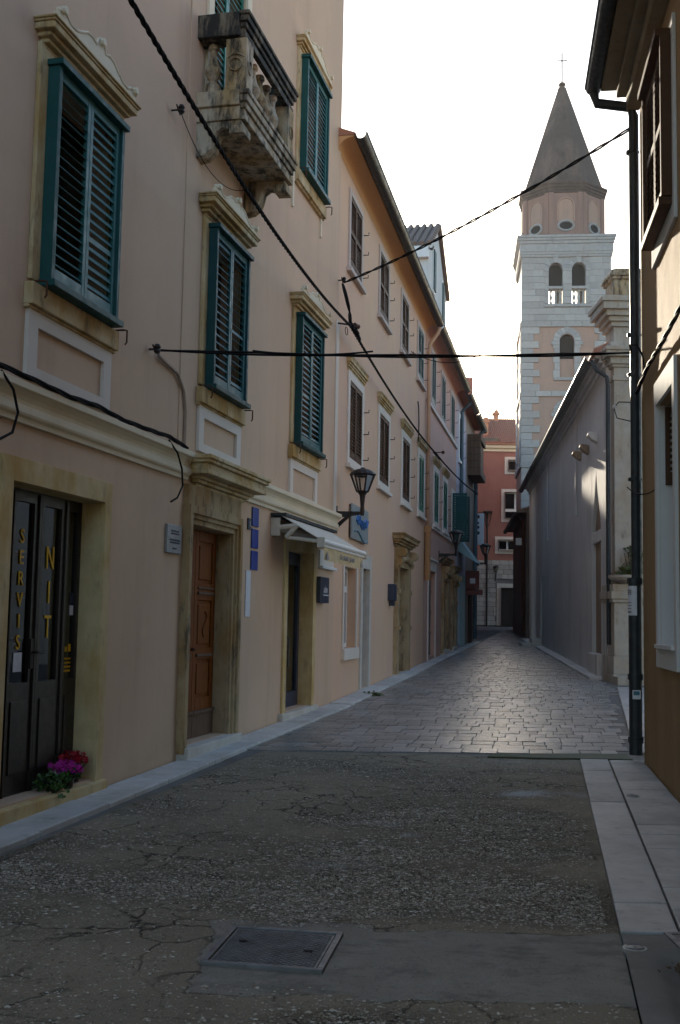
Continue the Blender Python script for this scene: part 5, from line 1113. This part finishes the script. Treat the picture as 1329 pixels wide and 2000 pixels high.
for (xa, xb, zl, zs) in BO:      # voussoirs, imposts, parapet, balusters
    c, r_ = (xa+xb)/2, (xb-xa)/2
    for i in range(7):
        t0, t1 = math.pi*i/7+.02, math.pi*(i+1)/7-.02; ro = .24 if i != 3 else .32
        MB(T).prism([(c-r_*math.cos(t0), zs+r_*math.sin(t0)), (c-r_*math.cos(t1), zs+r_*math.sin(t1)), (c-(r_+ro)*math.cos(t1), zs+(r_+ro)*math.sin(t1)), (c-(r_+ro)*math.cos(t0), zs+(r_+ro)*math.sin(t0))], 'd', -.03, .05).build('voussoir', 'towerstone', BF)
    MB(T).box(xa-.03, xb+.03, .42, .50, 19.27, 20.75).build('shade_panel', 'dark', BF)  # black panel standing in for the shade inside the belfry opening
    MB(T).box(xa-.04, xb+.04, -.06, .45, 19.13, 19.27).build('parapet', 'towerstone', BF, bevel=.01)
    for k in range(3): MB(T).lathe([(.075, 0), (.075, .10), (.04, .14), (.085, .32), (.05, .50), (.045, .58), (.07, .62), (.07, .76)], xa+.12+k*.24, .16, 18.37, 8).build('baluster', 'towerstone', BF)
    MB(T).box(xa-.24, xa, -.05, .05, zs-.10, zs+.02).box(xb, xb+.24, -.05, .05, zs-.10, zs+.02).build('impost', 'towerstone', BF, bevel=.01)
for (xa, xb) in ((1.22, 1.42), (2.14, 2.62), (3.34, 3.54)): ashlar(xa, xb, 18.35, 20.1, 5, [], (.5, .6), 'towerstone', BF, -.015, .05)
MB(T).box(1.15, 3.61, -.07, .05, 18.16, 18.30).build('sill_course', 'towerstone', BF, bevel=.01)
for z0, z1, pr in ((17.1, 17.40, .06), (13.40, 13.68, .06), (9.65, 9.95, .10)):
    nblk = 6
    for i in range(nblk): block('band_stone', T, T, -.04+(WT+.08)*i/nblk+.006, -.04+(WT+.08)*(i+1)/nblk-.006, -pr, .3, z0, z1, 'towerstone', .02)
    block('band_stone', T, T, -pr, .04, .3, WT, z0, z1, 'towerstone', .02)
rnq = random.Random(6)
def quoins(z0, z1, n):
    h = (z1-z0)/n
    for i in range(n):
        L = (.92, .60)[i % 2]
        for side in (0, 1):
            a0, a1 = (0, L+rnq.uniform(-.05, .05)) if side == 0 else (WT-L+rnq.uniform(-.05, .05), WT)
            k = max(1, round((a1-a0)/.5)); 
            block('quoin', T, T, a0, a1, -.03-rnq.uniform(0, .015), .35, z0+i*h+.008, z0+(i+1)*h-.008, 'towerstone', .02)
        block('quoin', T, T, -.03-rnq.uniform(0, .02), .2, .36, (.85, 1.3)[i % 2], z0+i*h+.008, z0+(i+1)*h-.008, 'towerstone', .02); block('quoin', T, T, -.03-rnq.uniform(0, .02), .2, WT-(.85, 1.3)[i % 2], WT, z0+i*h+.008, z0+(i+1)*h-.008, 'towerstone', .02)
quoins(13.68, 17.1, 9); quoins(9.95, 13.40, 9)
ashlar(0, WT, 2.0, 9.65, 22, [], (.5, .95), 'towerstone', T, -.02, .05)
for (xa, xb, zl, zs) in (ST2, ST1):
    c, r_ = (xa+xb)/2, (xb-xa)/2
    W_ = MB(T).box(xa-.30, xb+.30, -.07, .05, zl-.16, zl).build('window', 'towerstone', T, bevel=.01)
    for i in range(9):
        t0, t1 = math.pi*i/9+.015, math.pi*(i+1)/9-.015; ro = .34 if i != 4 else .46
        MB(T).prism([(c-r_*math.cos(t0), zs+r_*math.sin(t0)), (c-r_*math.cos(t1), zs+r_*math.sin(t1)), (c-(r_+ro)*math.cos(t1), zs+(r_+ro)*math.sin(t1)), (c-(r_+ro)*math.cos(t0), zs+(r_+ro)*math.sin(t0))], 'd', -.03, .05).build('voussoir', 'towerstone', W_)
    for i in range(5):
        h = (zs-zl)/5; e = (.34, .27)[i % 2]
        for (p, q) in ((xa-e, xa), (xb, xb+e)): block('jamb_stone', T, W_, p, q, -.03, .05, zl+i*h+.006, zl+(i+1)*h-.006, 'towerstone', .03)
    MB(T).box(xa-.44, xa, -.06, .05, zs-.22, zs-.02).box(xb, xb+.44, -.06, .05, zs-.22, zs-.02).build('impost', 'towerstone', W_, bevel=.01)
    MB(T).box(xa, xb, .18, .3, zl, zl+(zs-zl)*.52).build('infill', 'towerpink', W_); MB(T).box(xa, xb, .40, .48, zl, zs+r_).build('shade_panel', 'dark', W_)  # black panel behind the infill paints the shade inside the window
m = MB(T)
for f0, z0, z1 in ((.05, 20.85, 20.98), (.08, 20.98, 21.12), (.10, 21.12, 21.55), (.15, 21.55, 21.72), (.20, 21.72, 21.86), (.24, 21.86, 22.0)): m.box(-f0, WT+f0, -f0, WT+f0, z0, z1)
m.build('main_cornice', 'towerstone', T, bevel=.02)
cxT, cyT = WT/2, WT/2
def octo(m, r_, z0, z1, r2=None): return m.lathe([(r_/math.cos(R(22.5)), z0), ((r2 if r2 is not None else r_)/math.cos(R(22.5)), z1)], cxT, cyT, 0, 8, sq=True)
DRm = MB(T); octo(DRm, 2.14, 22.0, 24.6); DR = DRm.build('drum', 'drum', T)
m = MB(T)
for r_, z0, z1 in ((2.19, 24.42, 24.55), (2.23, 24.55, 24.72), (2.28, 24.72, 24.88), (2.33, 24.88, 25.02)): octo(m, r_, z0, z1)
m.build('drum_cornice', 'spire', DR, bevel=.02)
for k in range(8):               # corner strips, blind niches and round windows on each face
    th_ = R(45*k); ux, uy = math.sin(th_), -math.cos(th_); tx, ty = math.cos(th_), math.sin(th_)
    if uy > .3: continue
    def fp(a, o_, z): return (cxT+ux*(2.14+o_)+tx*a, cyT+uy*(2.14+o_)+ty*a, z)
    hw = 2.14*math.tan(R(22.5))
    for a0, a1 in ((-hw, -hw+.26), (hw-.26, hw)):
        m = MB(T); m.add([fp(a0, 0, 22.1), fp(a1, 0, 22.1), fp(a1, .05, 22.1), fp(a0, .05, 22.1), fp(a0, 0, 24.45), fp(a1, 0, 24.45), fp(a1, .05, 24.45), fp(a0, .05, 24.45)], [(0, 1, 2, 3), (4, 7, 6, 5), (0, 4, 5, 1), (1, 5, 6, 2), (2, 6, 7, 3), (3, 7, 4, 0)]); m.build('pilaster', 'drum', DR)
    prof = arch_poly(-.42, .42, 22.85, 23.72); m = MB(T); m.add([fp(a, .006, z) for a, z in prof], [tuple(range(len(prof)))]); m.tube([fp(a, .02, z) for a, z in prof], .045, 5); m.build('niche', 'towerpink', DR)
    m = MB(T); m.tube([fp((.40)*math.cos(t_), .03, 22.62+.27*math.sin(t_)) for t_ in [6.2832*i/24 for i in range(25)]], .065, 6); OW = m.build('round_window', 'towerstone', DR)
    m = MB(T); m.add([fp(.38*math.cos(t_), .03, 22.62+.26*math.sin(t_)) for t_ in [6.2832*i/24 for i in range(24)]], [tuple(range(24))]); m.build('opening', 'dark', OW)
m = MB(T); octo(m, 2.10, 25.02, 31.25, .20)
SP = m.build('spire', 'spire', T)
m = MB(T); m.lathe([(r_*.72, 31.1+(z_-30)*.8) for r_, z_ in [(.26, 30.0), (.34, 30.05), (.34, 30.12), (.18, 30.2), (.16, 30.3), (.26, 30.36), (.28, 30.46), (.2, 30.56), (.05, 30.62)]], cxT, cyT, 0, 12); m.build('finial', 'spire', SP)
m = MB(T); m.tube([(cxT, cyT, 31.5), (cxT, cyT, 33.3)], .042, 6); m.tube([(cxT-.30, cyT, 32.85), (cxT+.30, cyT, 32.85)], .036, 6); m.build('cross', 'gutter', SP)

# ================================================================== END HOUSE closing the street
FE = Fr(8.0, 69.0, 90, 1)
EH = thing('end_house', 'brick red house with a squared stone ground floor closing the end of the street', 'house', FE, (2, 0, 1.4))
ew = [(2.32, 5.2, 10.95, 11.62), (2.12, 4.2, 7.98, 9.62), (1.74, 3.5, 6.02, 6.68)]; ed = (1.93, 2.92, 1.44, 3.74)
m = MB(EH); m.wall(-3, 9, 5.42, 12.55, ew, .3); m.build('wall', 'red', EH)
w_ = MB(EH); w_.prism([(-2.7, -24.0), (-.05, -.05), (-9, -.05), (-9, -24)], 'z', .3, 11.5); w_.build('sky_blocker', 'red', EH)  # unseen block added to keep open sky light off the far church wall
m = MB(EH); m.wall(-3, 9, .8, 5.42, [ed], .3, -.0); m.build('lower_wall', 'dirt', EH)
m = MB(EH); m.box(-3, 9, .6, 7.5, .8, 12.5); m.box(-3, -2.8, .05, .6, .8, 12.5); m.box(8.8, 9, .05, .6, .8, 12.5); m.build('rear_wall', 'dark', EH)
# this frame has d pointing into the building (sg=+1), so fronts stand at negative d
ashlar(.0, 4.3, 1.45, 5.42, 14, [(1.62, 3.2, 1.3, 4.02)], (.34, .75), 'blockstone', EH, -.06, .02, 'stone_block', EH, random.Random(9), .02, .06)
m = MB(EH)
for z0, z1, pr in ((12.15, 12.35, .08), (12.35, 12.55, .25)): m.box(-3, 9, -pr, .1, z0, z1)
m.build('eaves_cornice', 'cream', EH)
RFm = MB(EH); RFm.prism([(-.40, 12.55), (-.40, 12.62), (3.6, 14.85), (7.6, 12.6)], 'a', -3, 9); RF = RFm.build('roof', 'tile', EH)
m = MB(EH)
for i in range(46): m.tube([(-.4+i*.13-.02, -.42, 12.66), (-.4+i*.13-.02, 3.6, 14.9)], .045, 5)
m.build('roof_tiles', 'tile', RF, kind='stuff')
for x, d_, zt, w_ in ((1.02, .9, 14.35, .34), (2.02, 3.3, 15.3, .30)):
    m = MB(EH); m.box(x-w_/2, x+w_/2, d_-.2, d_+.2, 12.9, zt-.25); m.box(x-w_/2-.08, x+w_/2+.08, d_-.28, d_+.28, zt-.25, zt-.15); m.prism([(x-w_/2-.05, zt-.15), (x+w_/2+.05, zt-.15), (x, zt+.12)], 'd', d_-.25, d_+.25); m.build('chimney', 'chimney', RF)
MB(EH).box(.4, 1.7, -.3, .3, 12.66, 12.95).build('flashing', 'zinc', RF)
for i, (a, b, c, e) in enumerate(ew):
    m = MB(EH); f_ = .2; m.box(a-f_, a, -.06, .05, c-f_, e+f_); m.box(b, b+f_, -.06, .05, c-f_, e+f_); m.box(a, b, -.06, .05, e, e+f_); m.box(a, b, -.06, .05, c-f_, c); W_ = m.build('window', 'panelcream', EH)
    hol = []; nn = (1, 3, 3)[i]; x = a+.06
    for k in range(nn): ww = (b-a-.06)/nn; hol.append((x, x+ww-.12, c+.08+(.55 if i == 1 else 0), e-.08)); x += ww
    if i == 1: hol.append((a+.06, b-.06, c+.06, c+.45))
    m = MB(EH); m.wall(a, b, c, e, hol, .04, .06); m.build('window_frame', 'whitepaint', W_); MB(EH).quad((a, .12, c), (b, .12, c), (b, .12, e), (a, .12, e)).build('pane', 'darkglass', W_, recalc=False)
m = MB(EH); m.box(ed[0]-.28, ed[0], -.10, .05, 1.44, 4.0); m.box(ed[1], ed[1]+.28, -.10, .05, 1.44, 4.0); m.box(ed[0], ed[1], -.10, .05, 3.74, 4.0); m.build('door_frame', 'white_stone', EH, bevel=.01)
EDr = MB(EH).box(ed[0], ed[1], .10, .16, 1.44, 3.74).build('door', 'doorbrown', EH)
for k in range(2):
    for z0, z1 in ((1.6, 2.3), (2.45, 3.6)): MB(EH).box(ed[0]+.08+k*.48, ed[0]+.42+k*.48, .075, .10, z0, z1).build('door_panel', 'doorbrown', EDr)
m = MB(EH); m.tube([(1.05, -.12, 1.4), (1.05, -.12, 8.3)], .05, 8); m.box(.78, 1.32, -.5, -.05, 8.3, 8.4); m.tube([(.8, -.45, 8.3), (.9, -.2, 7.8), (1.05, -.1, 7.3)], .02, 5); m.tube([(1.3, -.45, 8.3), (1.2, -.2, 7.8), (1.05, -.1, 7.3)], .02, 5); m.build('drainpipe', 'iron', EH)

# ================================================================== street lanterns
def lantern(label, fr, a, z_arm, reach, zt, wd, stay=True, group='street lanterns on brackets', at=None):
    """hexagonal wall lantern: bracket arm, stem, cage bars, panes, hood"""
    t = thing('street_lantern', label, 'street lamp', fr, (a, 0, z_arm), group); m = MB(t)
    m.box(a-.02, a+.02, 0, .02, z_arm-.32, z_arm+.10)
    m.prism([(.0, z_arm+.02), (reach+.02, z_arm+.01), (reach+.02, z_arm-.03), (.0, z_arm-.085)], 'a', a-.018, a+.018)
    m.prism([(.0, z_arm-.27), (.0, z_arm-.19), (reach*.45, z_arm-.03), (reach*.62, z_arm-.03)], 'a', a-.014, a+.014); m.build('bracket', 'iron', t)
    z0 = z_arm-.02; zc = z0+.32*wd/.38; zh = zc+(zt-zc)*.68; m = MB(t)
    m.lathe([(.030, -.03), (.036, .05), (.030, .12), (.045, (zc-z0)-.06), (.075, (zc-z0)-.01), (.085, zc-z0)], a, reach, z0, 8); m.build('stem', 'iron', t)
    rb, rtop = wd*.22, wd*.46; C_ = MB(t)
    for k in range(6):
        q = k*math.pi/3+math.pi/6; C_.tube([(a+rb*math.cos(q), reach+rb*math.sin(q), zc), (a+rtop*math.cos(q), reach+rtop*math.sin(q), zh)], .014, 4)
        q2 = q+math.pi/3
        for r_, zz in ((rb, zc), (rtop, zh)): C_.tube([(a+r_*math.cos(q), reach+r_*math.sin(q), zz), (a+r_*math.cos(q2), reach+r_*math.sin(q2), zz)], .014, 4)
    C_.build('cage', 'iron', t)
    for k in range(6):
        q = k*math.pi/3+math.pi/6; q2 = q+math.pi/3; i_ = .97
        MB(t).quad((a+rb*i_*math.cos(q), reach+rb*i_*math.sin(q), zc), (a+rb*i_*math.cos(q2), reach+rb*i_*math.sin(q2), zc), (a+rtop*i_*math.cos(q2), reach+rtop*i_*math.sin(q2), zh), (a+rtop*i_*math.cos(q), reach+rtop*i_*math.sin(q), zh)).build('pane', 'lampglass', t, recalc=False)
    H_ = MB(t); hh = zt-zh; H_.lathe([(rtop*1.10, 0), (rtop*1.14, hh*.06), (rtop*1.02, hh*.30), (rtop*.80, hh*.56), (rtop*.48, hh*.76), (rtop*.2, hh*.84), (rtop*.2, hh*.94), (rtop*.08, hh)], a, reach, zh, 12); H_.build('hood', 'iron', t)
    return t
lantern('nearest black street lantern on a bracket at the corner of the left houses', F1, 8.10, 3.24, .41, 3.93, .40)
lantern('black street lantern on a wall bracket in front of the open green shutter', F2, 14.6, 3.47, .48, 4.16, .40)
lantern('small far street lantern at the end of the left row, before the stone wall', F2, 26.5, 3.86, .45, 4.62, .42)
t = lantern('small black lantern above the door of the end house', Fr(9.58, 68.94, 90, -1), 0, 4.45, .22, 5.1, .36)

# ================================================================== cables
def rope(P0, P1, sag, n=24):
    P0, P1 = Vector(P0), Vector(P1); return [P0.lerp(P1, i/n)-Vector((0, 0, sag*4*(i/n)*(1-i/n))) for i in range(n+1)]
def cable(label, pts, r_, strands=1, twist=9.0, group='black cables on the walls and across the street', name='cable', n=6):
    P = [Vector(p) for p in pts]; o_ = P[0]; m = MB(None, WF, tuple(o_))
    if strands == 1: m.tube(P, r_, n)
    else:
        L = [0]
        for a, b in zip(P, P[1:]): L.append(L[-1]+(b-a).length)
        S = []; step = .05; 
        for i in range(int(L[-1]/step)+1):
            x = i*step; j = max(k for k in range(len(L)) if L[k] <= x+1e-6); j = min(j, len(P)-2); S.append(P[j].lerp(P[j+1], (x-L[j])/max(1e-6, L[j+1]-L[j])))
        for k in range(strands):
            Q = []
            for i, p in enumerate(S):
                t_ = (S[min(i+1, len(S)-1)]-S[max(i-1, 0)]).normalized(); u = t_.cross(Vector((0, 0, 1))).normalized(); v = t_.cross(u); a = i*step*twist+k*6.283/strands
                Q.append(p+(u*math.cos(a)+v*math.sin(a))*r_*1.02)
            m.tube(Q, r_, n)
    ob = m.build(name, 'cable'); return tag(ob, label, 'cable', group)
cn = F1.w(8.0, .20, 6.12)
main = rope(F1.w(-5.0, 1.0, 6.15), cn, .36, 30)
cable('thick twisted black cable running down past the balcony to the house corner', main, .0115, 3, 17)
cable('twisted black cable along the upper wall of the peach and salmon houses', rope(cn, F2.w(11.5, .16, 5.92), .12, 16)+rope(F2.w(11.5, .16, 5.92), F2.w(26.5, .16, 6.48), .10, 14)[1:], .012, 3, 14)
c2 = F2.w(.15, .10, 6.80)
cable('black cable rising across the street from the left corner to the ochre house', rope(c2, F3.w(0.03, .10, 6.86), .10, 24), .011, 2, 8)
cable('short black cable drop from the insulator to the cable clamp at the corner', [c2+Vector((-.02, 0, -.02)), c2+Vector((.03, -.02, -.2)), F1.w(8.0, .18, 6.36), cn], .014, 2, 8)
p0, p1 = F1.w(.74, .06, 4.0), F3.w(.02, .10, 4.43)
cable('pair of level black cables crossing the street at first floor height', rope(p0, p1, .045, 20), .010, 2, 2.0)
cable('thin sagging wire hanging under the level street cables', rope(Vector(p0).lerp(Vector(p1), .50), Vector(p0).lerp(Vector(p1), .66), .11, 14), .004, 1)
cable('second loose wire under the level street cables on the left', rope(Vector(p0).lerp(Vector(p1), .18), Vector(p0).lerp(Vector(p1), .42), .035, 12), .009, 1)
bd = [F1.w(-9+i*.5, .10+.012*math.sin(i*1.7), 3.235+.016*math.sin(i*2.3)) for i in range(22)]
cable('bundle of black cables lying along the cream string course', bd, .011, 3, 6)
cable('curved cable tail hanging below the string course near the wooden door', [F1.w(1.0, .10, 3.22), F1.w(1.15, .13, 3.12), F1.w(1.22, .15, 2.98), F1.w(1.20, .17, 2.82), F1.w(1.05, .18, 2.69), F1.w(.92, .17, 2.64)], .009)
cable('curved cable tail hanging below the string course at the left edge', [F1.w(-1.98, .10, 3.21), F1.w(-1.88, .14, 3.10), F1.w(-1.84, .16, 2.95), F1.w(-1.92, .17, 2.80), F1.w(-2.1, .17, 2.72)], .010)
cd_ = MB(None, WF, (0, 0, 0)); cd_.tube([F1.w(.85, .03, 3.98), F1.w(1.10, .025, 3.95), F1.w(1.35, .025, 3.92), F1.w(1.52, .025, 3.78), F1.w(1.58, .025, 3.6), F1.w(1.58, .025, 3.22)], .018, 6); tag(cd_.build('conduit', 'conduit'), 'painted conduit bending down the wall left of the middle window', 'conduit')
def gang(name, label, fr, a, d, z, group='wall insulators for the cables', parts=True):
    t = thing(name, label, 'insulator', fr, (a, 0, z), group); m = MB(t); m.tube([(a, 0, z), (a, d, z)], .010, 6); m.tube([(a-.05, d*.7, z+.03), (a+.05, d*.7, z-.03)], .008, 5); m.build('pin', 'iron', t)
    MB(t).lathe([(.02, -.04), (.034, -.02), (.022, 0), (.034, .02), (.02, .045)], a, d, z, 10).build('body', 'iron', t); return t
gang('insulator', 'small black insulator on the wall left of the balcony', F1, 1.04, .10, 6.40)
cable('thin slack wire looping from the insulator under the balcony', rope(F1.w(1.04, .1, 6.36), F1.w(2.0, .5, 5.98), .28, 14), .004)
gang('insulator', 'insulator at the top of the corner cable drop', F2, .15, .10, 6.84)
gang('insulator', 'insulator holding the level cables above the string course', F1, .70, .08, 4.0)
t = thing('cable_clamp', 'tangle of clamps and splices at the corner of the left houses', 'cable clamp', F1, (8.0, 0, 6.12)); m = MB(t)
m.tube([(7.9, .02, 6.15), (8.0, .2, 6.14)], .014, 6); m.tube([(8.0, .2, 6.16), (8.25, .26, 6.06)], .034, 7); m.tube([(8.1, .26, 6.10), (8.5, .24, 6.03)], .026, 6); m.build('clamp', 'cable', t)
MB(t).tube([(7.9+.09*math.cos(q), .16, 6.02+.06*math.sin(q)) for q in [6.28*i/14 for i in range(15)]], .006, 4).build('coil', 'cable', t)
m = MB(t); m.tube([(8.2, .22, 6.20), (8.38, .22, 6.22)], .03, 7); m.lathe([(.03, -.03), (.045, 0), (.03, .03)], 8.42, .22, 6.22, 8); m.build('spool', 'rust', t)
t = thing('cable_clamp', 'cable clamps with a red spool on the salmon house wall', 'cable clamp', F2, (12.3, 0, 5.9)); m = MB(t)
m.tube([(12.0, .16, 5.92), (12.6, .16, 5.93)], .036, 7); m.tube([(12.9, .16, 5.93), (13.3, .16, 5.94)], .034, 7); m.build('clamp', 'cable', t); m = MB(t); m.tube([(12.9, 0, 6.06), (12.9, .28, 6.06)], .014, 5); m.lathe([(.03, -.04), (.05, 0), (.03, .04)], 12.9, .28, 6.06, 8); m.build('spool', 'rust', t)
cable('curved cable tail on the peach house wall between the windows', [F2.w(9.7, .04, 5.85), F2.w(9.75, .04, 6.3), F2.w(9.6, .05, 6.62), F2.w(9.3, .07, 6.72)], .014)
# wires on the right house
q0 = F3.w(.03, .10, 4.43)
cable('loop of black cable at the downpipe of the ochre house', [q0, F3.w(-.2, .14, 4.46), F3.w(-.45, .10, 4.40), F3.w(-.6, .06, 4.25), F3.w(-.62, .05, 4.12), F3.w(-.45, .05, 4.06)], .010)
cable('bundle of black cables along the ochre wall above the lower window', [F3.w(-.15, .07, 3.97), F3.w(-.5, .06, 4.02), F3.w(-1.0, .06, 4.06), F3.w(-2, .06, 4.05), F3.w(-4, .06, 4.1), F3.w(-9, .06, 4.1)], .011, 3, 6)
cable('thin wire sagging from the downpipe to the ochre wall', rope(F3.w(.03, .15, 3.02), F3.w(-1.12, .02, 2.86), .06, 10), .006)
t = thing('wire_hook', 'bent wire hook with a white insulator on the church side of the downpipe', 'wire hook', F3, (.1, .1, 3.9)); MB(t).tube([(.1, .08, 3.92), (.12, .22, 3.93), (.12, .27, 3.87), (.12, .24, 3.76), (.1, .10, 3.72)], .006, 5).build('wire', 'cable', t); MB(t).lathe([(.012, -.02), (.02, 0), (.012, .02)], .12, .27, 3.88, 8).build('bead', 'whitepaint', t)

# ================================================================== haze: thin sunlit morning air
hz = MB(None, WF, (0, 0, 0)).box(-160, 160, -58, 270, -2.2, 34.4).build('haze', 'dark')
hm = bpy.data.materials.new('morning haze'); hm.use_nodes = True; hm.node_tree.nodes.clear()
pv = hm.node_tree.nodes.new('ShaderNodeVolumePrincipled'); pv.inputs['Color'].default_value = (0.93, 0.95, 1.0, 1); pv.inputs['Density'].default_value = 0.0003; pv.inputs['Anisotropy'].default_value = 0.3
mo = hm.node_tree.nodes.new('ShaderNodeOutputMaterial'); hm.node_tree.links.new(pv.outputs[0], mo.inputs['Volume'])
hz.data.materials.clear(); hz.data.materials.append(hm); tag(hz, kind='stuff')
